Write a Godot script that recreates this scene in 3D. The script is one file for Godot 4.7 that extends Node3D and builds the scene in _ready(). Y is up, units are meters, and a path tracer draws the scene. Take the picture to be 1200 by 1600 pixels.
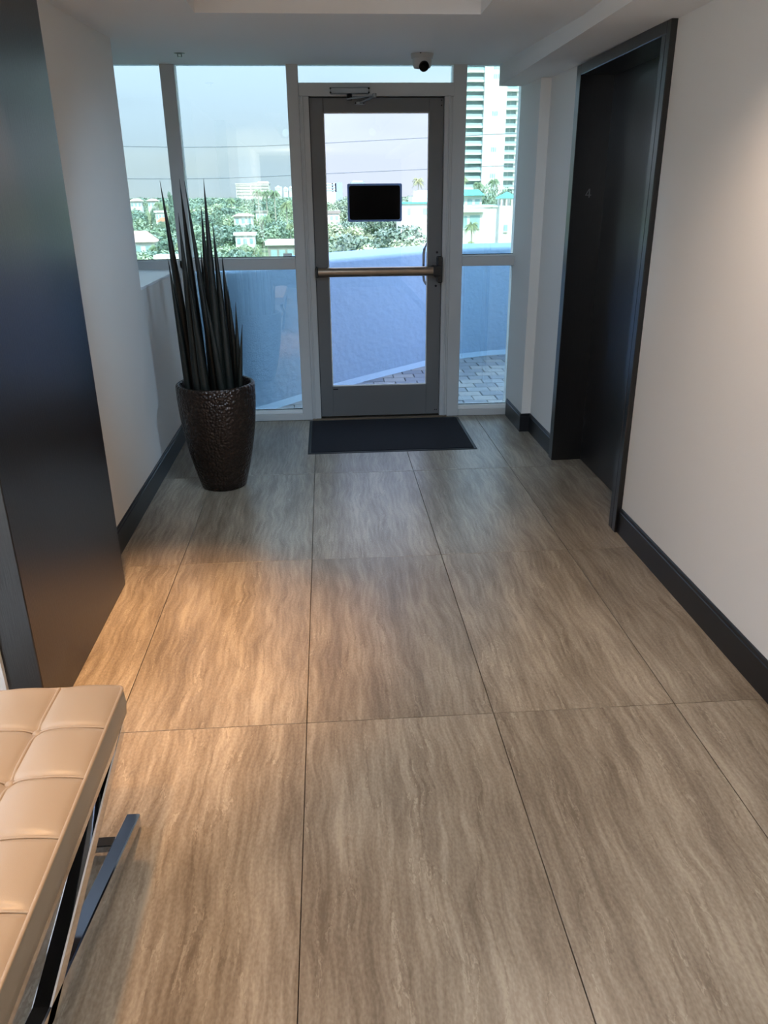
extends Node3D

var M := {}
var used := {}
var rng := RandomNumberGenerator.new()

# ---------------------------------------------------------------- helpers
func numbered(n: String) -> String:
	if not used.has(n):
		used[n] = 0
		return n
	used[n] += 1
	return "%s_%03d" % [n, used[n]]

func tag(o: Node, label: String, category: String, group := "", kind := "") -> Node:
	o.set_meta("label", label)
	o.set_meta("category", category)
	if group != "":
		o.set_meta("group", group)
	if kind != "":
		o.set_meta("kind", kind)
	return o

func thing(called: String, label: String, category: String, at := Vector3.ZERO, group := "", kind := "") -> Node3D:
	var o := Node3D.new()
	o.name = numbered(called)
	add_child(o, true)
	o.position = at
	tag(o, label, category, group, kind)
	return o

func mb() -> SurfaceTool:
	var st := SurfaceTool.new()
	st.begin(Mesh.PRIMITIVE_TRIANGLES)
	st.set_smooth_group(-1)
	return st

func done(st: SurfaceTool) -> ArrayMesh:
	st.generate_normals()
	return st.commit()

func put(called: String, mesh: Mesh, m: Material, parent: Node = null, at := Vector3.ZERO) -> MeshInstance3D:
	var o := MeshInstance3D.new()
	o.mesh = mesh
	o.material_override = m
	if parent == null:
		o.name = numbered(called)
		add_child(o, true)
	else:
		o.name = called
		parent.add_child(o, true)
	o.position = at
	return o

func part(called: String, st: SurfaceTool, m: Material, parent: Node = null, at := Vector3.ZERO) -> MeshInstance3D:
	return put(called, done(st), m, parent, at)

func tri(st: SurfaceTool, a: Vector3, b: Vector3, c: Vector3, n: Vector3) -> void:
	if (a - c).cross(a - b).dot(n) < 0.0:
		var t := b
		b = c
		c = t
	st.add_vertex(a)
	st.add_vertex(b)
	st.add_vertex(c)

func quad(st: SurfaceTool, a: Vector3, b: Vector3, c: Vector3, d: Vector3, n: Vector3) -> void:
	tri(st, a, b, c, n)
	tri(st, a, c, d, n)

# box between two corners, edges chamfered by v
func box(st: SurfaceTool, lo: Vector3, hi: Vector3, v := 0.0) -> void:
	var c := (lo + hi) * 0.5
	var h := (hi - lo) * 0.5
	v = minf(v, minf(h.x, minf(h.y, h.z)) * 0.9)
	for ax in 3:
		var b1 := (ax + 1) % 3
		var b2 := (ax + 2) % 3
		for s in [-1.0, 1.0]:
			var p := []
			for q in [[-1, -1], [1, -1], [1, 1], [-1, 1]]:
				var w := Vector3.ZERO
				w[ax] = s * h[ax]
				w[b1] = q[0] * (h[b1] - v)
				w[b2] = q[1] * (h[b2] - v)
				p.append(c + w)
			var n := Vector3.ZERO
			n[ax] = s
			quad(st, p[0], p[1], p[2], p[3], n)
			if v > 0.0 and s > 0.0:
				for q in [[-1, -1], [1, -1], [1, 1], [-1, 1]]:   # the four edges along ax
					var a1 := Vector3.ZERO
					var a2 := Vector3.ZERO
					a1[b1] = q[0] * h[b1]
					a1[b2] = q[1] * (h[b2] - v)
					a2[b1] = q[0] * (h[b1] - v)
					a2[b2] = q[1] * h[b2]
					var e := Vector3.ZERO
					e[ax] = h[ax] - v
					quad(st, c + a1 - e, c + a1 + e, c + a2 + e, c + a2 - e, a1 + a2)
	if v > 0.0:
		for sx in [-1.0, 1.0]:
			for sy in [-1.0, 1.0]:
				for sz in [-1.0, 1.0]:
					var k := Vector3(sx, sy, sz)
					var i := h - Vector3.ONE * v
					tri(st, c + k * Vector3(h.x, i.y, i.z), c + k * Vector3(i.x, h.y, i.z), c + k * Vector3(i.x, i.y, h.z), k)

func bxp(called: String, lo: Vector3, hi: Vector3, m: Material, parent: Node = null, v := 0.0) -> MeshInstance3D:
	var st := mb()
	if parent == null:
		var c := Vector3((lo.x + hi.x) / 2, lo.y, (lo.z + hi.z) / 2)
		box(st, lo - c, hi - c, v)
		return part(called, st, m, null, c)
	box(st, lo, hi, v)
	return part(called, st, m, parent)

# hexahedron from four corners below and four above (same order)
func hexa(st: SurfaceTool, b: Array, t: Array) -> void:
	var c := Vector3.ZERO
	for i in 4:
		c += b[i] + t[i]
	c /= 8.0
	var faces := [[b[0], b[1], b[2], b[3]], [t[0], t[1], t[2], t[3]]]
	for i in 4:
		faces.append([b[i], b[(i + 1) % 4], t[(i + 1) % 4], t[i]])
	for f in faces:
		var mid: Vector3 = (f[0] + f[1] + f[2] + f[3]) / 4.0
		quad(st, f[0], f[1], f[2], f[3], mid - c)

func lathe(st: SurfaceTool, prof: PackedVector2Array, seg: int, at := Vector3.ZERO, group := 1) -> void:
	st.set_smooth_group(group)
	for i in prof.size() - 1:
		var p := prof[i]
		var q := prof[i + 1]
		for k in seg:
			var a := TAU * k / seg
			var b := TAU * (k + 1) / seg
			var d := Vector2(q.y - p.y, p.x - q.x)
			var m := (a + b) / 2
			var n := Vector3(d.x * cos(m), d.y, d.x * sin(m))
			var v0 := at + Vector3(p.x * cos(a), p.y, p.x * sin(a))
			var v1 := at + Vector3(p.x * cos(b), p.y, p.x * sin(b))
			var v2 := at + Vector3(q.x * cos(b), q.y, q.x * sin(b))
			var v3 := at + Vector3(q.x * cos(a), q.y, q.x * sin(a))
			if p.x > 1e-5:
				tri(st, v0, v1, v2, n)
			if q.x > 1e-5:
				tri(st, v0, v2, v3, n)
	st.set_smooth_group(-1)

# round tube along points, radius per point
func tube(st: SurfaceTool, pts: Array, rad: Array, seg: int, caps := true, group := 2) -> void:
	var rings := []
	var up := Vector3.UP
	for i in pts.size():
		var d: Vector3 = (pts[mini(i + 1, pts.size() - 1)] - pts[maxi(i - 1, 0)]).normalized()
		var s := d.cross(up if absf(d.dot(up)) < 0.95 else Vector3.RIGHT).normalized()
		var u := s.cross(d).normalized()
		var ring := []
		for k in seg:
			var a := TAU * k / seg
			ring.append(pts[i] + (s * cos(a) + u * sin(a)) * rad[mini(i, rad.size() - 1)])
		rings.append(ring)
	st.set_smooth_group(group)
	for i in pts.size() - 1:
		for k in seg:
			var k2 := (k + 1) % seg
			var mid: Vector3 = (rings[i][k] + rings[i][k2] + rings[i + 1][k] + rings[i + 1][k2]) / 4.0
			quad(st, rings[i][k], rings[i][k2], rings[i + 1][k2], rings[i + 1][k], mid - (pts[i] + pts[i + 1]) / 2.0)
	st.set_smooth_group(-1)
	if caps:
		for e in [0, pts.size() - 1]:
			var n: Vector3 = pts[0] - pts[1] if e == 0 else pts[e] - pts[e - 1]
			for k in range(1, seg - 1):
				tri(st, rings[e][0], rings[e][k], rings[e][k + 1], n)

# rectangular bar between two points: w across x, h perpendicular
func bar(st: SurfaceTool, a: Vector3, b: Vector3, w: float, h: float, v := 0.003) -> void:
	var d := (b - a).normalized()
	var u := Vector3.RIGHT.cross(d).normalized()
	if u.y < 0:
		u = -u
	var x := Vector3.RIGHT
	var pb := []
	var pt := []
	var o := [[-w / 2 + v, -h / 2], [w / 2 - v, -h / 2], [w / 2, -h / 2 + v], [w / 2, h / 2 - v], [w / 2 - v, h / 2], [-w / 2 + v, h / 2], [-w / 2, h / 2 - v], [-w / 2, -h / 2 + v]]
	for q in o:
		pb.append(a + x * q[0] + u * q[1])
		pt.append(b + x * q[0] + u * q[1])
	for i in 8:
		var j := (i + 1) % 8
		quad(st, pb[i], pb[j], pt[j], pt[i], (pb[i] + pb[j]) / 2 - a)
	for i in range(1, 7):
		tri(st, pb[0], pb[i], pb[i + 1], -d)
		tri(st, pt[0], pt[i], pt[i + 1], d)

# sphere patch blob displaced by noise
func disc(st: SurfaceTool, c: Vector3, r: float, n: Vector3, seg := 12, thick := 0.004) -> void:
	tube(st, [c, c + n * thick], [r, r], seg)

func mat(rid: String, color: Color, rough: float, metal := 0.0, spec := 0.5) -> StandardMaterial3D:
	var m := StandardMaterial3D.new()
	m.resource_name = rid
	m.albedo_color = color
	m.roughness = rough
	m.metallic = metal
	m.metallic_specular = spec
	M[rid] = m
	return m

func noise_tex(freq: float, octaves: int, kind: int, sd: int, w := 512, h := 512) -> NoiseTexture2D:
	var n := FastNoiseLite.new()
	n.noise_type = kind
	n.frequency = freq
	n.fractal_octaves = octaves
	n.seed = sd
	var t := NoiseTexture2D.new()
	t.width = w
	t.height = h
	t.seamless = true
	t.noise = n
	return t

func relief(m: StandardMaterial3D, t: Texture2D, cm: float, scale: Vector3, world := true) -> void:
	m.heightmap_enabled = true
	m.heightmap_texture = t
	m.heightmap_scale = cm
	m.uv1_triplanar = true
	m.uv1_world_triplanar = world
	m.uv1_scale = scale

func ramp_tex(t: NoiseTexture2D, cols: Array, offs: Array) -> NoiseTexture2D:
	var g := Gradient.new()
	g.colors = PackedColorArray(cols)
	g.offsets = PackedFloat32Array(offs)
	t.color_ramp = g
	return t

# vein-cut travertine: fine layers running along the tile's length
func travertine(sd: int) -> ImageTexture:
	var w := 768
	var h := 1024
	var a := FastNoiseLite.new()
	a.seed = sd
	a.frequency = 1.0
	a.fractal_octaves = 5
	var b := FastNoiseLite.new()
	b.seed = sd + 7
	b.frequency = 1.0
	b.fractal_octaves = 3
	var c := FastNoiseLite.new()
	c.seed = sd + 13
	c.frequency = 1.0
	c.fractal_octaves = 4
	var lo := Color(0.44, 0.395, 0.335)
	var mid := Color(0.565, 0.52, 0.455)
	var hi := Color(0.69, 0.65, 0.58)
	var data := PackedByteArray()
	data.resize(w * h * 3)
	var at := 0
	for y in h:
		var v := 2.4 * y / h
		for x in w:
			var u := 1.2 * x / w
			var warp := b.get_noise_2d(u * 2.0, v * 2.2) * 0.010
			var layers := a.get_noise_2d((u + warp) * 11.0, v * 0.75)
			var fine := c.get_noise_2d((u + warp * 2.4) * 52.0, v * 4.0)
			var fleck := c.get_noise_2d(u * 120.0 + 300.0, v * 60.0)
			var s := 0.5 + layers * 0.40 + fine * 0.36 + fleck * 0.26 + b.get_noise_2d(u * 2.6 + 7.0, v * 0.9) * 0.35
			var vein := absf(a.get_noise_2d((u + warp * 2.6) * 6.0 + 50.0, v * 1.0 + 9.0) + fleck * 0.03)
			if vein < 0.016 and fine > -0.05:
				s += 0.34 * (1.0 - vein / 0.016)
			elif vein < 0.03:
				s -= 0.16
			s = clampf(s, 0.0, 1.0)
			var k := lo.lerp(mid, s * 2.0) if s < 0.5 else mid.lerp(hi, s * 2.0 - 1.0)
			data[at] = int(k.r * 255)
			data[at + 1] = int(k.g * 255)
			data[at + 2] = int(k.b * 255)
			at += 3
	return ImageTexture.create_from_image(Image.create_from_data(w, h, false, Image.FORMAT_RGB8, data))

func sky_image() -> ImageTexture:
	var w := 1024
	var h := 512
	var im := Image.create_empty(w, h, false, Image.FORMAT_RGBF)
	var n := FastNoiseLite.new()
	n.seed = 5
	n.frequency = 1.0
	n.fractal_octaves = 5
	for y in h:
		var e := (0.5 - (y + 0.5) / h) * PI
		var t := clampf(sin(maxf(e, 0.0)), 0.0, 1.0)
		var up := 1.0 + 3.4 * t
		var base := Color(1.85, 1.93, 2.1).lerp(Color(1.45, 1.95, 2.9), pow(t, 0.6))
		for x in w:
			var az := (x + 0.5) / w * TAU
			var d := Vector3(cos(az) * cos(e), sin(e), sin(az) * cos(e))
			var q := d * Vector3(2.2, 13.0, 2.2) * 1.4
			var f := n.get_noise_3d(q.x + 4.0, q.y, q.z)
			var f2 := n.get_noise_3d(q.x * 0.6 + 40.0, q.y * 0.6, q.z * 0.6)
			var k := smoothstep(-0.02, 0.45, f2 + f * 0.4)
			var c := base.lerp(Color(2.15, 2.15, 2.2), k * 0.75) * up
			var g := smoothstep(0.0, 0.5, f) * 0.09
			c = c * (1.0 - g)
			im.set_pixel(x, y, Color(c.r, c.g, c.b))
	return ImageTexture.create_from_image(im)

func lamp(at: Vector3, energy: float, col: Color, angle: float) -> void:
	var s := SpotLight3D.new()
	s.name = numbered("downlight_glow")
	s.light_color = col
	s.light_energy = energy
	s.spot_angle = angle
	s.spot_angle_attenuation = 0.9
	s.spot_range = 12.0
	s.spot_attenuation = 2.0
	s.light_size = 0.045
	s.shadow_enabled = true
	add_child(s, true)
	s.position = at
	s.rotation_degrees.x = -90

func downlight(at: Vector3, energy: float, col: Color, label: String, angle := 62.0) -> void:
	var o := thing("recessed_downlight", label, "ceiling light", at)
	var st := mb()
	lathe(st, PackedVector2Array([Vector2(0.045, 0.01), Vector2(0.048, -0.004), Vector2(0.062, -0.006), Vector2(0.066, 0.0), Vector2(0.066, 0.01)]), 24)
	part("trim_ring", st, M.white, o)
	var g := mb()
	disc(g, Vector3(0, 0.004, 0), 0.045, Vector3.UP, 20)
	part("bulb", g, M.bulb, o)
	lamp(at + Vector3(0, -0.012, 0), energy, col, angle)

func fill_spot(at: Vector3, to: Vector3, energy: float, col: Color, label: String) -> void:  # invented spot, added to throw cool fill light on the far end
	var o := thing("added_spot", label, "added_spotlight", at)
	var d := (to - at).normalized()
	var st := mb()
	tube(st, [-d * 0.10, d * 0.0], [0.042, 0.045], 20)
	part("body", st, M.white, o)
	st = mb()
	tube(st, [-d * 0.06, Vector3(-d.x * 0.06, 0.36, -d.z * 0.06)], [0.008], 8)
	part("arm", st, M.white, o)
	st = mb()
	tube(st, [d * 0.001, d * 0.004], [0.040, 0.040], 20)
	part("bulb", st, M.added_bulb_cool, o)
	var s := SpotLight3D.new()
	s.name = "added_spot_glow"
	s.light_color = col
	s.light_energy = energy
	s.spot_angle = 26.0
	s.spot_angle_attenuation = 0.9
	s.spot_range = 14.0
	s.spot_attenuation = 2.0
	s.light_size = 0.10
	s.shadow_enabled = true
	add_child(s, true)
	s.look_at_from_position(at + d * 0.02, to)

func pendant(at: Vector3, energy: float, col: Color) -> void:  # invented lamp, added for level fill light from behind the viewer
	var o := thing("added_globe_pendant", "opal globe pendant lamp added behind the viewer for sideways fill", "pendant lamp", at)
	var st := mb()
	var pr := PackedVector2Array()
	for k in 17:
		var a := -PI / 2 + PI * k / 16.0
		pr.append(Vector2(maxf(0.0, cos(a)) * 0.13, sin(a) * 0.13))
	lathe(st, pr, 32)
	part("bulb_globe", st, M.bulb, o)
	st = mb()
	tube(st, [Vector3(0, 0.128, 0), Vector3(0, 0.335, 0)], [0.005], 8)
	part("cord", st, M.black_plastic, o)
	st = mb()
	lathe(st, PackedVector2Array([Vector2(0, 0.330), Vector2(0.05, 0.330), Vector2(0.05, 0.350), Vector2(0, 0.350)]), 20)
	part("ceiling_rose", st, M.white, o)
	var l := OmniLight3D.new()
	l.name = "added_pendant_glow"
	l.light_color = col
	l.light_energy = energy
	l.light_size = 0.10
	l.omni_range = 15.0
	l.omni_attenuation = 2.0
	l.shadow_enabled = true
	add_child(l, true)
	l.position = at

# ---------------------------------------------------------------- scene
func _ready() -> void:
	rng.seed = 20
	# camera
	var cam := Camera3D.new()
	cam.name = "camera"
	cam.fov = 67.106
	cam.near = 0.02
	cam.far = 4000.0
	add_child(cam)
	cam.transform = Transform3D(Basis(Vector3(0.9973, -0.0090, 0.0724), Vector3(0.0370, 0.9260, -0.3752), Vector3(-0.0671, 0.3761, 0.9241)).orthonormalized(), Vector3(0, 1.544, 0))
	cam.current = true
	# sky
	var env := Environment.new()
	env.background_mode = Environment.BG_SKY
	var sky := Sky.new()
	var pan := PanoramaSkyMaterial.new()
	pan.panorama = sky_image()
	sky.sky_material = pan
	env.sky = sky
	env.tonemap_mode = Environment.TONE_MAPPER_LINEAR
	env.tonemap_exposure = 1.0
	env.sdfgi_enabled = true
	env.ssao_enabled = true
	env.ssil_enabled = true
	var we := WorldEnvironment.new()
	we.name = "world_environment"
	we.environment = env
	add_child(we)
	# sun, high behind the building
	var sun := DirectionalLight3D.new()
	sun.name = "sun"
	sun.light_color = Color(1.0, 0.96, 0.88)
	sun.light_energy = 4.6
	sun.light_angular_distance = 0.6
	sun.shadow_enabled = true
	sun.sky_mode = DirectionalLight3D.SKY_MODE_LIGHT_ONLY
	add_child(sun)
	sun.look_at_from_position(Vector3(2.5, 7.5, 6.0), Vector3.ZERO)
	materials()
	shell()
	window_wall()
	exit_door()
	elevator()
	lights()
	terrace()
	furniture()
	outside()

func materials() -> void:
	var fine := noise_tex(0.09, 3, FastNoiseLite.TYPE_SIMPLEX_SMOOTH, 3)
	var wallm := mat("wall_cover", Color(0.90, 0.885, 0.86), 0.72)
	relief(wallm, fine, 0.06, Vector3(9, 9, 9))
	mat("white", Color(0.93, 0.93, 0.92), 0.55)
	var ceil := mat("ceiling_paint", Color(0.90, 0.895, 0.885), 0.8)
	relief(ceil, fine, 0.03, Vector3(3, 3, 3))
	mat("sill", Color(0.93, 0.93, 0.93), 0.4)
	# dark stained veneer, grain upright
	var grain := noise_tex(0.035, 4, FastNoiseLite.TYPE_SIMPLEX, 11)
	ramp_tex(grain, [Color(0.03, 0.03, 0.034), Color(0.05, 0.049, 0.053), Color(0.08, 0.077, 0.078)], [0.25, 0.5, 0.8])
	var wood := mat("dark_veneer", Color(1, 1, 1), 0.30, 0.0, 0.62)
	wood.albedo_texture = grain
	wood.uv1_triplanar = true
	wood.uv1_world_triplanar = true
	wood.uv1_scale = Vector3(7, 0.28, 7)
	var gr2 := noise_tex(0.05, 4, FastNoiseLite.TYPE_SIMPLEX, 12)
	wood.heightmap_enabled = true
	wood.heightmap_texture = gr2
	wood.heightmap_scale = 0.02
	mat("dark_trim", Color(0.085, 0.088, 0.105), 0.38)
	mat("aluminium", Color(0.77, 0.77, 0.765), 0.42, 0.05)
	mat("door_metal", Color(0.43, 0.43, 0.43), 0.45, 0.1)
	mat("chrome", Color(0.82, 0.84, 0.87), 0.06, 1.0)
	mat("satin_steel", Color(0.62, 0.55, 0.48), 0.34, 0.9)
	mat("closer_paint", Color(0.58, 0.61, 0.63), 0.35, 0.4)
	mat("black_plastic", Color(0.05, 0.05, 0.055), 0.4)
	var stk := mat("sticker", Color(0.95, 0.95, 0.94), 0.6)
	stk.backlight_enabled = true
	stk.backlight = Color(1, 1, 1)
	mat("hole", Color(0.03, 0.03, 0.035), 0.7)
	mat("gasket", Color(0.06, 0.07, 0.08), 0.7)
	var g := mat("tinted_glass", Color(0.595, 0.665, 0.665, 0.0), 0.0)
	g.refraction_enabled = true
	g.refraction_scale = 0.10
	g.transparency = BaseMaterial3D.TRANSPARENCY_ALPHA
	var c := mat("clear_glass", Color(0.9, 0.95, 0.95, 0.03), 0.0)
	c.transparency = BaseMaterial3D.TRANSPARENCY_ALPHA
	var dg := mat("door_glass", Color(0.665, 0.68, 0.705, 0.0), 0.0)
	dg.refraction_enabled = true
	dg.refraction_scale = 0.05
	dg.transparency = BaseMaterial3D.TRANSPARENCY_ALPHA
	mat("grout", Color(0.17, 0.155, 0.14), 0.9)
	var imgs := [travertine(2), travertine(31)]
	for i in 8:
		var t := mat("travertine_%d" % i, Color(1, 1, 1), 0.34)
		t.albedo_texture = imgs[i % 2]
		t.uv1_triplanar = true
		t.uv1_triplanar_sharpness = 8.0
		var fx := 1.0 if i < 4 else -1.0
		t.uv1_scale = Vector3(fx / 1.2, 1.0, 1.0 / 2.4)
		t.uv1_offset = Vector3(0.25 + 0.5 * ((i / 2) % 2), 0.0, 0.25 + 0.5 * ((i / 4 + i) % 2))
		var k := 0.97 + 0.03 * (i % 3)
		t.albedo_color = Color(k, k, k)
	var carpet := mat("mat_pile", Color(0.03, 0.045, 0.10), 0.95)
	relief(carpet, noise_tex(0.22, 2, FastNoiseLite.TYPE_SIMPLEX, 6), 0.5, Vector3(6, 6, 6))
	carpet.rim_enabled = true
	carpet.rim = 0.1
	mat("mat_rubber", Color(0.03, 0.034, 0.05), 0.55)
	var bulb := mat("bulb", Color(1, 0.95, 0.85), 0.5)
	bulb.emission_enabled = true
	bulb.emission = Color(1.0, 0.82, 0.6)
	bulb.emission_energy_multiplier = 1.0
	var bulbc := mat("added_bulb_cool", Color(0.95, 0.98, 1.0), 0.5)
	bulbc.emission_enabled = true
	bulbc.emission = Color(0.8, 0.92, 1.0)
	bulbc.emission_energy_multiplier = 1.0
	var pot := mat("hammered_bronze", Color(0.20, 0.155, 0.13), 0.33, 0.6)
	var cell := FastNoiseLite.new()
	cell.noise_type = FastNoiseLite.TYPE_CELLULAR
	cell.cellular_return_type = FastNoiseLite.RETURN_DISTANCE
	cell.frequency = 0.05
	cell.fractal_type = FastNoiseLite.FRACTAL_NONE
	var ct := NoiseTexture2D.new()
	ct.noise = cell
	ct.seamless = true
	ct.width = 512
	ct.height = 512
	relief(pot, ct, -0.9, Vector3(2.6, 2.6, 2.6), false)
	mat("soil", Color(0.09, 0.07, 0.055), 0.95)
	var leaf := mat("spear_leaf", Color(1, 1, 1), 0.5)
	var lt := noise_tex(0.03, 3, FastNoiseLite.TYPE_SIMPLEX, 21)
	ramp_tex(lt, [Color(0.02, 0.032, 0.02), Color(0.04, 0.06, 0.038), Color(0.075, 0.10, 0.062)], [0.3, 0.5, 0.75])
	leaf.albedo_texture = lt
	leaf.uv1_triplanar = true
	leaf.uv1_scale = Vector3(1.5, 9, 1.5)
	var lea := mat("cream_leather", Color(0.67, 0.59, 0.49), 0.38)
	relief(lea, noise_tex(0.16, 2, FastNoiseLite.TYPE_CELLULAR, 8), 0.012, Vector3(9, 9, 9), false)
	var band := mat("taupe_leather", Color(0.60, 0.56, 0.50), 0.42)
	relief(band, noise_tex(0.16, 2, FastNoiseLite.TYPE_CELLULAR, 9), 0.012, Vector3(9, 9, 9), false)
	mat("under_cloth", Color(0.10, 0.095, 0.09), 0.95)
	var cur := mat("sheer", Color(0.96, 0.96, 0.94, 0.6), 0.9)
	cur.transparency = BaseMaterial3D.TRANSPARENCY_ALPHA
	cur.backlight_enabled = true
	cur.backlight = Color(0.9, 0.9, 0.86)
	cur.cull_mode = BaseMaterial3D.CULL_DISABLED
	var sgn := mat("smoked_plate", Color(0.02, 0.021, 0.024), 0.04)
	sgn.metallic_specular = 0.55
	var fr := mat("frosted_rim", Color(0.50, 0.64, 0.82), 0.35)
	fr.backlight_enabled = true
	fr.backlight = Color(0.5, 0.6, 0.75)
	mat("numeral", Color(0.46, 0.46, 0.46), 0.4, 0.3)
	mat("camera_shell", Color(0.72, 0.72, 0.71), 0.4)
	mat("lens", Color(0.01, 0.01, 0.012), 0.08)
	# outdoors
	var stuc := mat("blue_stucco", Color(0.69, 0.80, 0.90), 0.85)
	relief(stuc, noise_tex(0.02, 5, FastNoiseLite.TYPE_SIMPLEX, 17), 0.5, Vector3(1.3, 1.3, 1.3))
	mat("paver_a", Color(0.56, 0.58, 0.60), 0.85)
	mat("paver_b", Color(0.50, 0.52, 0.55), 0.85)
	mat("paver_c", Color(0.60, 0.60, 0.60), 0.85)
	mat("paver_joint", Color(0.27, 0.29, 0.31), 0.95)
	mat("facade", Color(0.72, 0.75, 0.82), 0.85)

# ---------------------------------------------------------------- room
func struct(called: String, lo: Vector3, hi: Vector3, m: Material, label: String, category: String, v := 0.0) -> MeshInstance3D:
	var o := bxp(called, lo, hi, m, null, v)
	tag(o, label, category, "", "structure")
	return o

func shell() -> void:
	# floor with separate tiles
	var fl := struct("floor", Vector3(-1.7, -0.2, -5.80), Vector3(1.85, -0.008, 3.9), M.grout, "corridor floor of large grey travertine tiles with thin joints", "floor")
	var meshes := {}
	var zs := [-5.668, -4.434, -3.234, -2.034, -0.834, 0.366, 1.566, 2.766, 3.6]
	var xs := [-1.312, -0.712, -0.112, 0.488, 1.088, 1.6]
	for r in zs.size() - 1:
		for k in xs.size() - 1:
			var x0: float = xs[k]
			var x1: float = xs[k + 1]
			var lo := Vector3(x0 + 0.0012, 0, zs[r] + 0.0012)
			var hi := Vector3(x1 - 0.0012, 0, zs[r + 1] - 0.0012)
			if r == 0:
				lo.z = zs[r]
			if x0 < -1.2:
				lo.x = -1.24
			var c := (lo + hi) / 2
			var key := "%.3f_%.3f" % [hi.x - lo.x, hi.z - lo.z]
			if not meshes.has(key):
				var st := mb()
				var h := (hi - lo) / 2
				box(st, Vector3(-h.x, -0.009, -h.z), Vector3(h.x, 0.0, h.z), 0.0008)
				meshes[key] = done(st)
			put("tile", meshes[key], M["travertine_%d" % ((r * 5 + k * 3 + (r * k) % 4) % 8)], fl, Vector3(c.x, 0.0, c.z) - fl.position)
	# ceiling: slopes gently up to the window wall, with a recessed tray
	var ce := thing("ceiling", "painted ceiling sloping up to the window with a recessed tray", "ceiling", Vector3.ZERO, "", "structure")
	var st := mb()
	var zf := -5.80
	var zt := -3.73
	hexa(st, [Vector3(-1.7, 2.346, zf), Vector3(1.85, 2.346, zf), Vector3(1.85, 2.25, zt), Vector3(-1.7, 2.25, zt)], [Vector3(-1.7, 2.75, zf), Vector3(1.85, 2.75, zf), Vector3(1.85, 2.75, zt), Vector3(-1.7, 2.75, zt)])
	part("ceiling_slope", st, M.ceiling_paint, ce)
	bxp("ceiling_border", Vector3(-1.7, 2.25, zt), Vector3(-0.497, 2.75, 3.9), M.ceiling_paint, ce)
	bxp("ceiling_border", Vector3(0.682, 2.25, zt), Vector3(1.85, 2.75, 3.9), M.ceiling_paint, ce)
	bxp("ceiling_border", Vector3(-0.497, 2.25, -0.6), Vector3(0.682, 2.75, 3.9), M.ceiling_paint, ce)
	bxp("tray_top", Vector3(-0.497, 2.56, zt), Vector3(0.682, 2.75, -0.6), M.ceiling_paint, ce)
	# soffit along the right wall
	st = mb()
	var a := [Vector3(1.172, 2.214, -5.66), Vector3(1.5, 2.214, -5.66), Vector3(1.5, 2.18, -3.4), Vector3(1.112, 2.18, -3.4)]
	var b := []
	for p in a:
		b.append(Vector3(p.x, 2.5, p.z))
	hexa(st, a, b)
	hexa(st, [a[3], a[2], Vector3(1.5, 2.18, 3.6), Vector3(1.112, 2.18, 3.6)], [b[3], b[2], Vector3(1.5, 2.5, 3.6), Vector3(1.112, 2.5, 3.6)])
	tag(part("trim_1", st, M.ceiling_paint), "boxed soffit running along the top of the right wall", "soffit", "", "structure")
	# right wall
	var w := thing("wall_right", "cream papered wall with the lift opening on the right", "wall", Vector3.ZERO, "", "structure")
	bxp("wall_panel", Vector3(1.40, 0, -3.42), Vector3(1.85, 2.6, 3.6), M.wall_cover, w)
	bxp("wall_panel", Vector3(1.40, 0, -5.214), Vector3(1.85, 2.6, -4.61), M.wall_cover, w)
	bxp("wall_panel", Vector3(1.40, 2.17, -4.62), Vector3(1.85, 2.6, -3.42), M.wall_cover, w)
	bxp("pilaster", Vector3(1.335, 0, -5.80), Vector3(1.85, 2.6, -5.214), M.wall_cover, w)
	bxp("recess_back", Vector3(1.60, 0, -4.62), Vector3(1.85, 2.2, -3.42), M.dark_trim, w)
	# left wall
	w = thing("wall_left", "textured cream wall ending at the corner window on the left", "wall", Vector3.ZERO, "", "structure")
	bxp("wall_panel", Vector3(-1.32, 0, -4.483), Vector3(-1.02, 2.6, -2.06), M.wall_cover, w)
	bxp("low_wall", Vector3(-1.62, 0, -5.80), Vector3(-1.02, 1.085, -4.483), M.wall_cover, w)
	bxp("sill", Vector3(-1.62, 1.085, -5.69), Vector3(-1.016, 1.1, -4.483), M.sill, w, 0.002)
	bxp("return_wall", Vector3(-1.75, 0, -5.80), Vector3(-1.6, 2.6, -4.3), M.wall_cover, w)
	bxp("return_wall", Vector3(-1.62, 0, -4.483), Vector3(-1.3, 2.6, -4.3), M.wall_cover, w)
	bxp("wall_panel", Vector3(-1.32, 2.18, -2.06), Vector3(-1.20, 2.6, 3.2), M.wall_cover, w)
	bxp("wall_panel", Vector3(-1.32, 0, -2.06), Vector3(-1.20, 0.12, 3.2), M.wall_cover, w)
	bxp("wall_panel", Vector3(-1.32, 0, 3.2), Vector3(-1.20, 2.6, 3.7), M.wall_cover, w)
	w = struct("wall_back", Vector3(-1.7, -0.2, 3.6), Vector3(1.85, 2.75, 3.9), M.dark_veneer, "dark veneered wall behind the viewer at the corridor end", "wall")
	# dark veneer panel
	w = struct("trim_2", Vector3(-1.03, 0, -3.06), Vector3(-0.917, 2.26, -2.076), M.dark_veneer, "tall dark stained veneer panel on the left wall beside the bench", "wall panel", 0.003)
	# window behind the sheer curtain
	w = thing("window_5", "side window behind the sheer curtain on the left", "window", Vector3(-1.26, 0.12, 0.57), "", "structure")
	bxp("pane", Vector3(-0.004, 0.0, -2.63), Vector3(0.004, 2.06, 2.63), M.clear_glass, w)
	for z in [-2.63, -0.88, 0.84, 2.59]:
		bxp("mullion", Vector3(-0.03, 0, z), Vector3(0.03, 2.06, z + 0.04), M.aluminium, w, 0.002)
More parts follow.
